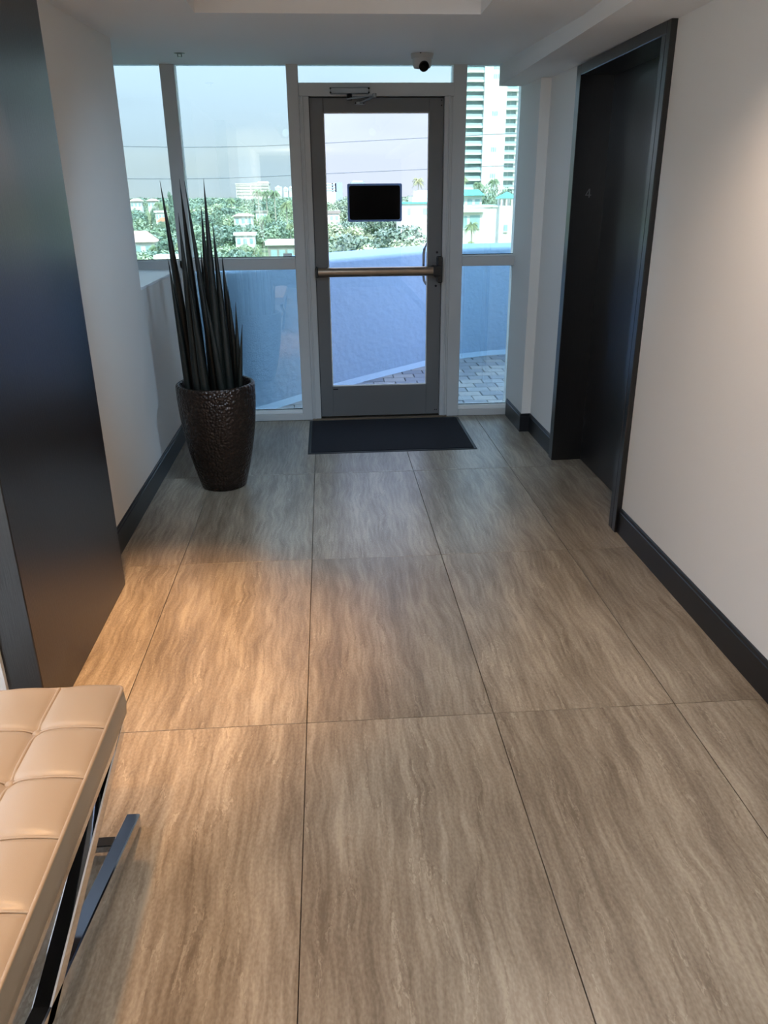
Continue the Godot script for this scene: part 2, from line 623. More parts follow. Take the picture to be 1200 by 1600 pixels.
	# baseboards
	var m = M.dark_trim
	var bl := thing("baseboard_left", "dark painted baseboard along the left wall", "baseboard", Vector3.ZERO, "", "structure")
	skirt(bl, Vector3(-1.02, 0, -5.66), Vector3(-1.02, 0, -3.06), Vector3(1, 0, 0))
	var br := thing("baseboard_right", "dark painted baseboard stepping round the pilaster on the right wall", "baseboard", Vector3.ZERO, "", "structure")
	skirt(br, Vector3(1.335, 0, -5.66), Vector3(1.335, 0, -5.204), Vector3(-1, 0, 0))
	skirt(br, Vector3(1.325, 0, -5.214), Vector3(1.40, 0, -5.214), Vector3(0, 0, 1))
	skirt(br, Vector3(1.40, 0, -5.214), Vector3(1.40, 0, -4.62), Vector3(-1, 0, 0))
	skirt(br, Vector3(1.40, 0, -3.412), Vector3(1.40, 0, 3.6), Vector3(-1, 0, 0))

func skirt(parent: Node, a: Vector3, b: Vector3, out: Vector3) -> void:
	var st := mb()
	var h := 0.128
	var t := 0.011
	var p := [Vector2(0, 0), Vector2(t, 0), Vector2(t, h - 0.02), Vector2(t - 0.003, h - 0.017), Vector2(t - 0.003, h - 0.004), Vector2(t - 0.006, h), Vector2(0, h)]
	var e := []
	for o in [a, b]:
		var r := []
		for q in p:
			r.append(o + out * q.x + Vector3.UP * q.y)
		e.append(r)
	var c: Vector3 = (a + b) / 2 + out * t * 0.4 + Vector3.UP * h / 2
	for i in p.size():
		var j := (i + 1) % p.size()
		var d: Vector2 = p[j] - p[i]
		quad(st, e[0][i], e[0][j], e[1][j], e[1][i], out * d.y + Vector3.UP * -d.x)
	for k in 2:
		for i in range(1, p.size() - 1):
			tri(st, e[k][0], e[k][i], e[k][i + 1], e[k][0] - e[1 - k][0])
	part("skirting", st, M.dark_trim, parent)

# ---------------------------------------------------------------- glazed end wall
const ZI := -5.67
const ZO := -5.775
const ZG := -5.725

func pane(parent: Node, x0: float, x1: float, y0: float, y1: float, m: Material = null) -> void:
	var o := bxp("pane", Vector3(x0 - 0.008, y0 - 0.008, ZG - 0.004), Vector3(x1 + 0.008, y1 + 0.008, ZG + 0.004), m if m else M.tinted_glass, parent)
	o.set_meta("label", "clear glass" if m else "blue green tinted glass")
	# glazing beads on the room side, with a dark gasket line
	var st := mb()
	box(st, Vector3(x0 - 0.002, y0 - 0.002, ZG + 0.005), Vector3(x1 + 0.002, y0 + 0.005, ZG + 0.01))
	part("gasket", st, M.gasket, parent)

func window_wall() -> void:
	var al = M.aluminium
	# left corner bay (above the low wall)
	var w := thing("window_1", "narrow tinted pane above the low wall at the left corner", "window", Vector3.ZERO, "", "structure")
	bxp("mullion", Vector3(-1.008, 1.1, ZO), Vector3(-0.917, 2.35, ZI), al, w, 0.003)
	bxp("mullion", Vector3(-1.60, 1.1, ZO), Vector3(-1.52, 2.35, ZI), al, w, 0.003)
	bxp("rail", Vector3(-1.60, 1.09, ZO), Vector3(-0.96, 1.158, ZI), al, w, 0.003)
	pane(w, -1.52, -1.008, 1.158, 2.345)
	# wide bay left of the door
	w = thing("window_2", "wide tinted window behind the potted plant, left of the door", "window", Vector3.ZERO, "", "structure")
	bxp("mullion", Vector3(-1.008, 0.0, ZO), Vector3(-0.917, 1.1, ZI), al, w, 0.003)
	bxp("rail", Vector3(-0.917, 1.085, ZO), Vector3(-0.212, 1.158, ZI + 0.001), al, w, 0.003)
	bxp("bottom_rail", Vector3(-1.02, 0, ZO), Vector3(-0.205, 0.05, ZI + 0.001), al, w, 0.003)
	bxp("glazing_bead", Vector3(-0.917, 0.05, ZO + 0.02), Vector3(-0.205, 0.075, ZI - 0.014), M.white, w, 0.002)
	bxp("glazing_bead", Vector3(-0.917, 1.158, ZO + 0.02), Vector3(-0.205, 1.166, ZI - 0.014), M.white, w, 0.002)
	bxp("mullion", Vector3(-0.212, 0, ZO), Vector3(-0.137, 2.35, ZI), al, w, 0.003)
	pane(w, -0.917, -0.21, 1.166, 2.345)
	pane(w, -0.917, -0.21, 0.075, 1.085)
	# transom over the door
	w = thing("window_3", "low tinted transom pane above the exit door", "window", Vector3.ZERO, "", "structure")
	bxp("transom_bar", Vector3(-0.137, 2.158, ZO), Vector3(0.883, 2.236, ZI + 0.001), al, w, 0.003)
	pane(w, -0.137, 0.872, 2.236, 2.345)
	# bay right of the door
	w = thing("window_4", "narrow tinted sidelight between the door and the right pilaster", "window", Vector3.ZERO, "", "structure")
	bxp("mullion", Vector3(0.872, 0, ZO), Vector3(0.962, 2.35, ZI), al, w, 0.003)
	bxp("rail", Vector3(0.962, 1.090, ZO), Vector3(1.34, 1.156, ZI + 0.001), al, w, 0.003)
	bxp("bottom_rail", Vector3(0.962, 0, ZO), Vector3(1.34, 0.05, ZI + 0.001), al, w, 0.003)
	bxp("glazing_bead", Vector3(0.962, 0.05, ZO + 0.02), Vector3(1.335, 0.078, ZI - 0.014), M.white, w, 0.002)
	bxp("glazing_bead", Vector3(0.962, 1.156, ZO + 0.02), Vector3(1.335, 1.164, ZI - 0.014), M.white, w, 0.002)
	pane(w, 0.962, 1.335, 1.164, 2.345)
	pane(w, 0.962, 1.335, 0.078, 1.090)
	# small white sticker on the glass
	var s := bxp("sticker", Vector3(-0.295, 1.166, ZG + 0.0045), Vector3(-0.235, 1.19, ZG + 0.0057), M.sticker)
	tag(s, "small white sticker in the lower corner of the window beside the door", "sticker")

func exit_door() -> void:
	var d := thing("door_1", "grey metal exit door with a full glass panel and push bar", "door", Vector3.ZERO, "", "structure")
	var f := mb()
	box(f, Vector3(-0.137, 0, ZO), Vector3(-0.074, 2.158, ZI + 0.004), 0.003)
	box(f, Vector3(0.817, 0, ZO), Vector3(0.873, 2.158, ZI + 0.004), 0.003)
	box(f, Vector3(0.845, 0, ZI), Vector3(0.857, 2.16, ZI + 0.016), 0.003)
	box(f, Vector3(-0.122, 0, ZI), Vector3(-0.110, 2.16, ZI + 0.016), 0.003)
	part("door_frame", f, M.aluminium, d)
	var sp := mb()
	box(sp, Vector3(-0.09, 0.012, ZO + 0.006), Vector3(-0.05, 2.158, ZI - 0.060), 0.002)
	box(sp, Vector3(0.795, 0.012, ZO + 0.006), Vector3(0.84, 2.158, ZI - 0.060), 0.002)
	box(sp, Vector3(-0.09, 2.125, ZO + 0.006), Vector3(0.84, 2.165, ZI - 0.060), 0.002)
	box(sp, Vector3(-0.09, 0.0, ZO + 0.006), Vector3(0.84, 0.03, ZI - 0.060), 0.002)
	part("door_stop", sp, M.gasket, d)
	bxp("threshold", Vector3(-0.137, 0, ZO), Vector3(0.873, 0.012, ZI + 0.02), M.satin_steel, d, 0.003)
	var zl := ZI - 0.012
	var zb := zl - 0.045
	for q in [[-0.071, 0.02, 0.018, 2.150], [0.717, 0.02, 0.814, 2.150]]:
		bxp("stile", Vector3(q[0], q[1], zb), Vector3(q[2], q[3], zl), M.door_metal, d, 0.002)
	bxp("top_rail", Vector3(0.018, 2.065, zb), Vector3(0.717, 2.150, zl - 0.0005), M.door_metal, d, 0.002)
	bxp("bottom_rail", Vector3(0.018, 0.02, zb), Vector3(0.717, 0.247, zl - 0.0005), M.door_metal, d, 0.002)
	var gl := bxp("pane", Vector3(0.012, 0.24, zb + 0.018), Vector3(0.723, 2.07, zb + 0.024), M.door_glass, d)
	gl.set_meta("label", "clear glass door panel")
	var st := mb()
	for q in [[0.018, 0.247, 0.024, 2.065], [0.711, 0.247, 0.717, 2.065], [0.018, 0.247, 0.717, 0.254], [0.018, 2.059, 0.717, 2.065]]:
		box(st, Vector3(q[0], q[1], zl - 0.018), Vector3(q[2], q[3], zl - 0.004))
	part("glazing_bead", st, M.white, d)
	# push bar
	var pb := mb()
	var prof := []
	for k in 15:
		var a := PI * k / 14.0
		prof.append(Vector2(cos(a) * 0.032, sin(a) * 0.024))
	var e := []
	for x in [-0.058, 0.748]:
		var r := []
		for p in prof:
			r.append(Vector3(x, 1.066 + p.x, -5.612 + p.y))
		for p in [Vector2(-0.03, -0.02), Vector2(0.03, -0.02)]:
			r.append(Vector3(x, 1.066 + p.x, -5.612 + p.y))
		e.append(r)
	pb.set_smooth_group(4)
	for i in e[0].size():
		var j: int = (i + 1) % e[0].size()
		var mid: Vector3 = (e[0][i] + e[0][j] + e[1][i] + e[1][j]) / 4.0
		quad(pb, e[0][i], e[0][j], e[1][j], e[1][i], mid - Vector3(mid.x, 1.066, -5.618))
	pb.set_smooth_group(-1)
	for k in 2:
		for i in range(1, e[0].size() - 1):
			tri(pb, e[k][0], e[k][i], e[k][i + 1], e[k][0] - e[1 - k][0])
	var bar_o := part("push_bar", pb, M.satin_steel, d)
	bxp("end_cap", Vector3(-0.074, 1.030, zl - 0.001), Vector3(-0.055, 1.102, -5.585), M.black_plastic, bar_o, 0.004)
	bxp("latch_case", Vector3(0.748, 1.032, zl - 0.001), Vector3(0.805, 1.100, -5.585), M.black_plastic, bar_o, 0.004)
	bxp("latch_head", Vector3(0.780, 0.985, zl - 0.001), Vector3(0.814, 1.160, -5.600), M.black_plastic, bar_o, 0.005)
	# screws and little holes
	for p in [Vector2(0.783, 1.185), Vector2(0.778, 0.958)]:
		st = mb()
		disc(st, Vector3(p.x, p.y, zl - 0.001), 0.008, Vector3(0, 0, 1), 12, 0.006)
		part("screw", st, M.hole, d)
	for p in [Vector2(0.798, 2.135), Vector2(0.798, 2.105), Vector2(0.785, 0.052), Vector2(0.798, 0.052)]:
		st = mb()
		disc(st, Vector3(p.x, p.y, zl - 0.001), 0.0045, Vector3(0, 0, 1), 10, 0.003)
		part("screw", st, M.hole, d)
	# scuff on the bottom rail
	st = mb()
	box(st, Vector3(0.022, 0.222, zl - 0.002), Vector3(0.058, 0.230, zl + 0.0004))
	part("scuff", st, M.hole, d)
	# overhead closer
	st = mb()
	box(st, Vector3(0.068, 2.168, ZI), Vector3(0.318, 2.204, ZI + 0.045), 0.004)
	var cb := part("closer_body", st, M.closer_paint, d)
	for p in [Vector2(0.067, 2.198), Vector2(0.067, 2.174), Vector2(0.314, 2.198), Vector2(0.314, 2.174)]:
		st = mb()
		disc(st, Vector3(p.x + 0.002, p.y, ZI + 0.0448), 0.006, Vector3(0, 0, 1), 10, 0.003)
		part("bolt", st, M.hole, cb)
	st = mb()
	lathe(st, PackedVector2Array([Vector2(0, 2.168), Vector2(0.017, 2.168), Vector2(0.017, 2.132), Vector2(0, 2.132)]), 16, Vector3(0.190, 0, ZI + 0.03))
	part("spindle", st, M.black_plastic, cb)
	st = mb()
	bar_flat(st, Vector3(0.175, 2.136, ZI + 0.045), Vector3(0.348, 2.153, ZI + 0.10), 0.020, 0.008)
	bar_flat(st, Vector3(0.350, 2.146, ZI + 0.10), Vector3(0.262, 2.118, ZI + 0.02), 0.014, 0.010)
	disc(st, Vector3(0.349, 2.139, ZI + 0.10), 0.013, Vector3.UP, 12, 0.024)
	part("closer_arm", st, M.closer_paint, cb)
	st = mb()
	box(st, Vector3(0.222, 2.108, zl - 0.001), Vector3(0.292, 2.128, zl + 0.018), 0.003)
	part("closer_shoe", st, M.closer_paint, d)
	for x in [0.230, 0.283]:
		st = mb()
		disc(st, Vector3(x, 2.118, zl + 0.017), 0.006, Vector3(0, 0, 1), 10, 0.003)
		part("bolt", st, M.hole, cb)
	# outside pull handle
	st = mb()
	var pts := []
	for q in [[0.735, 1.245, 0.0], [0.735, 1.245, -0.05], [0.722, 1.235, -0.062], [0.708, 1.205, -0.066], [0.702, 1.16, -0.066], [0.702, 1.02, -0.066], [0.708, 0.985, -0.066], [0.722, 0.962, -0.062], [0.735, 0.955, -0.05], [0.735, 0.955, 0.0]]:
		pts.append(Vector3(q[0], q[1], zb + q[2]))
	tube(st, pts, [0.010], 10)
	part("pull_handle", st, M.closer_paint, d)
	# dark plate stuck on the door glass
	var z0 := zb + 0.0245
	var s := thing("sign_plate", "dark glossy rectangular plate with a bluish rim on the door glass", "sign", Vector3(0.350, 1.513, z0))
	st = mb()
	rounded(st, 0.187, 0.1215, 0.010, 0.004)
	part("rim", st, M.frosted_rim, s)
	st = mb()
	rounded(st, 0.174, 0.1085, 0.014, 0.0055)
	part("face", st, M.smoked_plate, s)

func bar_flat(st: SurfaceTool, a: Vector3, b: Vector3, w: float, h: float) -> void:
	var d := (b - a).normalized()
	var s := d.cross(Vector3.UP).normalized() * w / 2
	var u := s.cross(d).normalized() * h / 2
	hexa(st, [a - s - u, a + s - u, b + s - u, b - s - u], [a - s + u, a + s + u, b + s + u, b - s + u])

func rounded(st: SurfaceTool, hx: float, hy: float, r: float, t: float) -> void:
	var o := []
	for q in 4:
		var c := Vector2(hx - r, hy - r) * Vector2([1, -1, -1, 1][q], [1, 1, -1, -1][q])
		for k in 7:
			var a := PI / 2 * (q + k / 6.0)
			o.append(c + Vector2(cos(a), sin(a)) * r)
	for i in o.size():
		var j := (i + 1) % o.size()
		var p: Vector2 = o[i]
		var q: Vector2 = o[j]
		tri(st, Vector3(0, 0, t), Vector3(p.x, p.y, t), Vector3(q.x, q.y, t), Vector3(0, 0, 1))
		tri(st, Vector3(0, 0, 0), Vector3(p.x, p.y, 0), Vector3(q.x, q.y, 0), Vector3(0, 0, -1))
		quad(st, Vector3(p.x, p.y, 0), Vector3(q.x, q.y, 0), Vector3(q.x, q.y, t), Vector3(p.x, p.y, t), Vector3(p.x + q.x, p.y + q.y, 0))

func elevator() -> void:
	var d := thing("door_2", "dark lift door recessed in a dark stained wooden surround", "lift door", Vector3.ZERO, "", "structure")
	var v = M.dark_veneer
	bxp("door_panel", Vector3(1.558, 0.006, -4.55), Vector3(1.60, 2.14, -3.49), v, d)
	bxp("jamb", Vector3(1.375, 0, -4.622), Vector3(1.60, 2.186, -4.548), v, d, 0.003)
	bxp("jamb", Vector3(1.375, 0, -3.451), Vector3(1.60, 2.186, -3.408), v, d, 0.003)
	bxp("jamb_step", Vector3(1.377, 0, -3.500), Vector3(1.60, 2.14, -3.456), v, d, 0.003)
	bxp("header", Vector3(1.375, 2.134, -4.55), Vector3(1.60, 2.186, -3.45), v, d, 0.003)
	bxp("threshold", Vector3(1.50, 0, -4.55), Vector3(1.56, 0.003, -3.5), M.travertine_1, d)
	var t := TextMesh.new()
	t.text = "4"
	var fnt := SystemFont.new()
	fnt.font_names = PackedStringArray(["Droid Sans"])
	t.font = fnt
	t.font_size = 32
	t.pixel_size = 0.0019
	t.depth = 0.003
	var o := put("floor_number", t, M.numeral, d, Vector3(1.468, 1.556, -4.5475))
	o.set_meta("label", "grey numeral 4")

func lights() -> void:
	var warm := Color(1.0, 0.77, 0.54)
	var soft := Color(1.0, 0.86, 0.70)
	downlight(Vector3(-0.77, 2.25, -2.45), 9.5, warm, "round downlight in the ceiling border over the far end of the bench", 27.0)
	downlight(Vector3(-0.78, 2.25, -1.15), 2.4, warm, "round downlight added in the ceiling border to warm the bench cushion", 27.0)  # extra lamp, added to warm and brighten the cushion
	downlight(Vector3(0.09, 2.56, -1.8), 0.35, Color(1.0, 0.90, 0.82), "round fill downlight added in the ceiling tray, second from the door", 58.0)  # extra neutral lamp, added to lift the upper right wall
	fill_spot(Vector3(0.05, 2.20, -2.2), Vector3(0.15, 0.0, -4.3), 3.0, Color(0.70, 0.86, 1.0), "middle added white spotlight hanging in the ceiling tray, turned to the floor before the mat")  # three added spots make up for weak daylight at the glazed end
	fill_spot(Vector3(-0.38, 2.20, -2.2), Vector3(1.38, 0.9, -4.85), 1.8, Color(0.70, 0.86, 1.0), "left added white spotlight hanging in the ceiling tray, turned to the pilaster")
	fill_spot(Vector3(0.55, 2.20, -2.2), Vector3(-1.0, 0.75, -4.9), 2.8, Color(0.70, 0.86, 1.0), "right added white spotlight hanging in the ceiling tray, turned to the planter")
	downlight(Vector3(1.26, 2.18, -2.1), 0.45, Color(1.0, 0.86, 0.76), "round downlight in the soffit close to the right wall", 66.0)
	downlight(Vector3(0.92, 2.25, -2.2), 1.1, Color(1.0, 0.89, 0.80), "round fill downlight added in the ceiling border between tray and soffit", 66.0)  # unseen lamp, added to brighten the top of the right wall
	downlight(Vector3(0.09, 2.56, -0.95), 0.2, warm, "round downlight in the ceiling tray, the one farther from the door")
	pendant(Vector3(-0.23, 1.90, 1.9), 0.85, Color(1.0, 0.93, 0.88))

# ---------------------------------------------------------------- objects in the corridor
func furniture() -> void:
	door_mat()
	planter()
	bench()
	ceiling_gear()
	curtain()

func door_mat() -> void:
	var o := thing("door_mat", "dark navy carpet mat with a rubber edge lying before the exit door", "door mat", Vector3(0.398, 0, -5.228))
	var st := mb()
	var hx := 0.560
	var hz := 0.406
	hexa(st, [Vector3(-hx, 0, -hz), Vector3(hx, 0, -hz), Vector3(hx, 0, hz), Vector3(-hx, 0, hz)], [Vector3(-hx + 0.012, 0.005, -hz + 0.012), Vector3(hx - 0.012, 0.005, -hz + 0.012), Vector3(hx - 0.012, 0.005, hz - 0.012), Vector3(-hx + 0.012, 0.005, hz - 0.012)])
	part("rubber_edge", st, M.mat_rubber, o)
	bxp("pile", Vector3(-hx + 0.022, 0.004, -hz + 0.022), Vector3(hx - 0.022, 0.009, hz - 0.022), M.mat_pile, o, 0.003)

func planter() -> void:
	var c := Vector3(-0.636, 0, -4.300)
	var pot := thing("planter", "tall tapered hammered bronze planter standing by the left wall", "planter", c)
	var pr := PackedVector2Array([Vector2(0.0, 0.0), Vector2(0.118, 0.0), Vector2(0.128, 0.006), Vector2(0.140, 0.05), Vector2(0.158, 0.12), Vector2(0.176, 0.20), Vector2(0.191, 0.28), Vector2(0.203, 0.36), Vector2(0.211, 0.44), Vector2(0.216, 0.52), Vector2(0.217, 0.575), Vector2(0.2155, 0.598), Vector2(0.211, 0.603)])
	var st := mb()
	lathe(st, pr, 72)
	part("shell", st, M.hammered_bronze, pot)
	st = mb()
	lathe(st, PackedVector2Array([Vector2(0.2112, 0.6028), Vector2(0.206, 0.606), Vector2(0.198, 0.604), Vector2(0.194, 0.598), Vector2(0.190, 0.54), Vector2(0.188, 0.50)]), 72)
	part("rim", st, M.hammered_bronze, pot)
	st = mb()
	lathe(st, PackedVector2Array([Vector2(0.189, 0.55), Vector2(0.10, 0.557), Vector2(0.0, 0.56)]), 40)
	part("soil", st, M.soil, pot)
	# spears: tip x, tip y, base x, base y, z, radius
	var pl := thing("spear_plant", "tall cylindrical snake plant of dark upright spears in the bronze planter", "plant", c + Vector3(0, 0.55, 0))
	var s := [[-0.815, 1.634, -0.756, -4.30, 0.026], [-0.723, 1.642, -0.700, -4.33, 0.024], [-0.688, 1.632, -0.628, -4.26, 0.019], [-0.723, 1.484, -0.715, -4.20, 0.024], [-0.591, 1.641, -0.600, -4.25, 0.026], [-0.632, 1.515, -0.640, -4.36, 0.027], [-0.570, 1.438, -0.556, -4.28, 0.024], [-0.808, 1.269, -0.775, -4.25, 0.019], [-0.724, 1.291, -0.728, -4.27, 0.023], [-0.545, 1.278, -0.534, -4.35, 0.022], [-0.522, 1.119, -0.512, -4.30, 0.018], [-0.482, 1.042, -0.498, -4.25, 0.015], [-0.452, 0.931, -0.495, -4.22, 0.012], [-0.700, 1.18, -0.672, -4.17, 0.022], [-0.760, 1.12, -0.742, -4.37, 0.02], [-0.63, 1.10, -0.585, -4.19, 0.02], [-0.66, 1.30, -0.665, -4.40, 0.022]]
	for q in s:
		var top := Vector3(q[0], q[1], q[3] + 0.02)
		var bot := Vector3(q[2], 0.545, q[3])
		var pts := []
		var rad := []
		for i in 11:
			var t := i / 10.0
			var p := bot.lerp(top, t)
			p.x += (q[0] - q[2]) * 0.25 * (t * t - t)
			pts.append(p - pl.position)
			rad.append(maxf(0.0008, q[4] * 1.08 * (1.0 - pow(t, 2.6)) * (1.0 - 0.25 * t)))
		st = mb()
		tube(st, pts, rad, 12)
		part("leaf", st, M.spear_leaf, pl)

func bench() -> void:
	var x0 := -1.005
	var x1 := -0.540
	var z0 := -1.660
	var z1 := -0.340
	var o := thing("bench", "cream tufted leather bench on crossed chrome legs by the left wall", "bench", Vector3(-0.7725, 0, -1.0))
	var nx := 3
	var nz := 8
	var top := 0.424
	var st := mb()
	var per := 18
	var gx := nx * per
	var gz := nz * per
	var at := func(i: int, j: int) -> Vector3:
		var u := float(i) / per
		var v := float(j) / per
		var fu := absf(sin(PI * u))
		var fv := absf(sin(PI * v))
		var y := top + 0.008 * pow(fu, 0.7) + 0.011 * pow(fu, 0.5) * pow(fv, 0.38)
		var dv: float = v - clampf(round(v), 1, nz - 1)
		var du: float = u - clampf(round(u), 1, nx - 1)
		y -= 0.0045 * exp(-dv * dv / 0.0016) * (0.4 + 0.6 * fu)
		y -= 0.010 * exp(-(du * du + dv * dv) / 0.010)
		return Vector3(lerpf(x0, x1, u / nx) + 0.7725, y, lerpf(z0, z1, v / nz) + 1.0)
	st.set_smooth_group(3)
	for i in gx:
		for j in gz:
			quad(st, at.call(i, j), at.call(i + 1, j), at.call(i + 1, j + 1), at.call(i, j + 1), Vector3.UP)
	st.set_smooth_group(-1)
	part("cushion_top", st, M.cream_leather, o)
	# side band with rounded corners
	var hx := (x1 - x0) / 2
	var hz := (z1 - z0) / 2
	st = mb()
	var ring := []
	var r := 0.018
	for q in 4:
		var c := Vector2(hx - r, hz - r) * Vector2([1, -1, -1, 1][q], [1, 1, -1, -1][q])
		for k in 6:
			var a := PI / 2 * (q + k / 5.0)
			ring.append(c + Vector2(cos(a), sin(a)) * r)
	var prof := [[0.0, top - 0.002], [0.003, top - 0.012], [0.0045, top - 0.042], [0.002, top - 0.070], [-0.006, top - 0.078]]
	st.set_smooth_group(5)
	for i in ring.size():
		var j := (i + 1) % ring.size()
		for k in prof.size() - 1:
			var pa: Vector2 = ring[i]
			var pb: Vector2 = ring[j]
			var na: Vector2 = pa.normalized()
			var a: float = prof[k][0]
			var b: float = prof[k + 1][0]
			var sc := func(p: Vector2, e: float, y: float) -> Vector3:
				return Vector3(p.x * (1 + e / hx), y, p.y * (1 + e / hz))
			quad(st, sc.call(pa, a, prof[k][1]), sc.call(pb, a, prof[k][1]), sc.call(pb, b, prof[k + 1][1]), sc.call(pa, b, prof[k + 1][1]), Vector3(pa.x + pb.x, 0, pa.y + pb.y))
	st.set_smooth_group(-1)
	part("cushion_band", st, M.taupe_leather, o)
	# piping round the edge and along the lengthwise seams
	st = mb()
	var loop := []
	for p in ring:
		loop.append(Vector3(p.x, top, p.y))
	loop.append(loop[0])
	tube(st, loop, [0.0042], 8, false)
	part("piping", st, M.cream_leather, o)
	for k in range(1, nx):
		st = mb()
		var x := lerpf(-hx, hx, float(k) / nx)
		var pts := []
		for i in nz * 4 + 1:
			var v := i / 4.0
			var dip := 0.010 * exp(-pow(v - clampf(round(v), 1, nz - 1), 2) / 0.012)
			pts.append(Vector3(x, top + 0.0015 - dip, lerpf(-hz, hz, v / nz)))
		tube(st, pts, [0.0042], 8)
		part("piping", st, M.cream_leather, o)
	for j in range(1, nz):
		st = mb()
		var cross := []
		for i in nx * 10 + 1:
			var u := i / 10.0
			var fu := absf(sin(PI * u))
			var du: float = u - clampf(round(u), 1, nx - 1)
			cross.append(Vector3(lerpf(-hx, hx, u / nx), top + 0.0005 + 0.0075 * pow(fu, 0.7) - 0.007 * exp(-du * du / 0.01), lerpf(-hz, hz, float(j) / nz)))
		tube(st, cross, [0.0030], 6)
		part("seam", st, M.cream_leather, o)
	for k in range(1, nx):
		for j in range(1, nz):
			st = mb()
			lathe(st, PackedVector2Array([Vector2(0, 0.006), Vector2(0.007, 0.0045), Vector2(0.0115, 0.001), Vector2(0.012, -0.004)]), 14, Vector3(lerpf(-hx, hx, float(k) / nx), top - 0.0045, lerpf(-hz, hz, float(j) / nz)))
			part("button", st, M.cream_leather, o)
	bxp("seat_board", Vector3(-hx + 0.012, top - 0.082, -hz + 0.012), Vector3(hx - 0.012, top - 0.074, hz - 0.012), M.under_cloth, o)
	# crossed flat bars on both long sides
	for sx in [-1.0, 1.0]:
		var x: float = sx * (hx - 0.022)
		for d in [-1.0, 1.0]:
			st = mb()
			bar(st, Vector3(x, 0.019, d * 0.635), Vector3(x, top - 0.098, -d * 0.625), 0.036, 0.036)
			part("leg", st, M.chrome, o)
		st = mb()
		bar(st, Vector3(x, top - 0.093, -hz + 0.03), Vector3(x, top - 0.093, hz - 0.03), 0.034, 0.022)
		part("seat_rail", st, M.chrome, o)
	for z in [-0.535, 0.535]:
		bxp("crossbar", Vector3(-hx + 0.03, 0.028, z - 0.016), Vector3(hx - 0.03, 0.050, z + 0.016), M.chrome, o, 0.002)

func ceiling_gear() -> void:
	var o := thing("dome_camera", "pale turret security camera with a dark lens under the ceiling by the door", "security camera", Vector3(0.598, 2.319, -5.1))
	var st := mb()
	lathe(st, PackedVector2Array([Vector2(0.0, 0.006), Vector2(0.066, 0.006), Vector2(0.066, -0.012), Vector2(0.062, -0.03), Vector2(0.0, -0.034)]), 32)
	part("base", st, M.camera_shell, o)
	st = mb()
	var pr := PackedVector2Array()
	for k in 15:
		var a := PI * (0.5 + 0.68 * (1.0 - k / 14.0)) - PI * 0.68
		pr.append(Vector2(cos(a) * 0.056, -0.046 + sin(a) * 0.060))
	pr.append(Vector2(0.0, -0.046 + 0.06))
	lathe(st, pr, 32)
	part("ball", st, M.camera_shell, o)
	var look := Vector3(0.12, -0.55, 0.83).normalized()
	st = mb()
	var cc := Vector3(0, -0.046, 0)
	tube(st, [cc + look * 0.035, cc + look * 0.059, cc + look * 0.060], [0.029, 0.029, 0.025], 24)
	part("lens", st, M.lens, o)
	st = mb()
	disc(st, Vector3(-0.016, -0.010, 0.062), 0.004, Vector3(0, 0, 1), 10, 0.005)
	part("screw", st, M.hole, o)
	var s := thing("sprinkler_head", "small dark sprinkler head under the ceiling above the plant", "sprinkler", Vector3(-0.785, 2.3185, -5.1))
	st = mb()
	lathe(st, PackedVector2Array([Vector2(0, 0.006), Vector2(0.038, 0.006), Vector2(0.038, -0.002), Vector2(0.03, -0.006), Vector2(0.012, -0.009), Vector2(0.0, -0.009)]), 24)
	part("escutcheon", st, M.black_plastic, s)
	st = mb()
	tube(st, [Vector3(-0.010, -0.009, 0), Vector3(-0.010, -0.022, 0)], [0.002], 8)
	tube(st, [Vector3(0.010, -0.009, 0), Vector3(0.010, -0.022, 0)], [0.002], 8)
	part("yoke", st, M.black_plastic, s)
	st = mb()
	disc(st, Vector3(0, -0.025, 0), 0.014, Vector3.UP, 14, 0.002)
	part("deflector", st, M.closer_paint, s)

func curtain() -> void:
	var st := mb()
	st.set_smooth_group(6)
	var n := 360
	var pa := Vector3.ZERO
	for i in n + 1:
		var t := float(i) / n
		var z := lerpf(-2.07, 3.15, t)
		var x := 0.018 * sin(t * 287.0) + 0.006 * sin(t * 105.0 + 1.0)
		var p := Vector3(x, 0, z)
		if i > 0:
			quad(st, pa + Vector3(0, 0.015, 0), p + Vector3(0, 0.015, 0), p + Vector3(0, 2.245, 0), pa + Vector3(0, 2.245, 0), Vector3.RIGHT)
		pa = p
	tag(part("curtain", st, M.sheer, null, Vector3(-1.075, 0, 0)), "white sheer curtain hanging in soft folds beside the bench", "curtain")

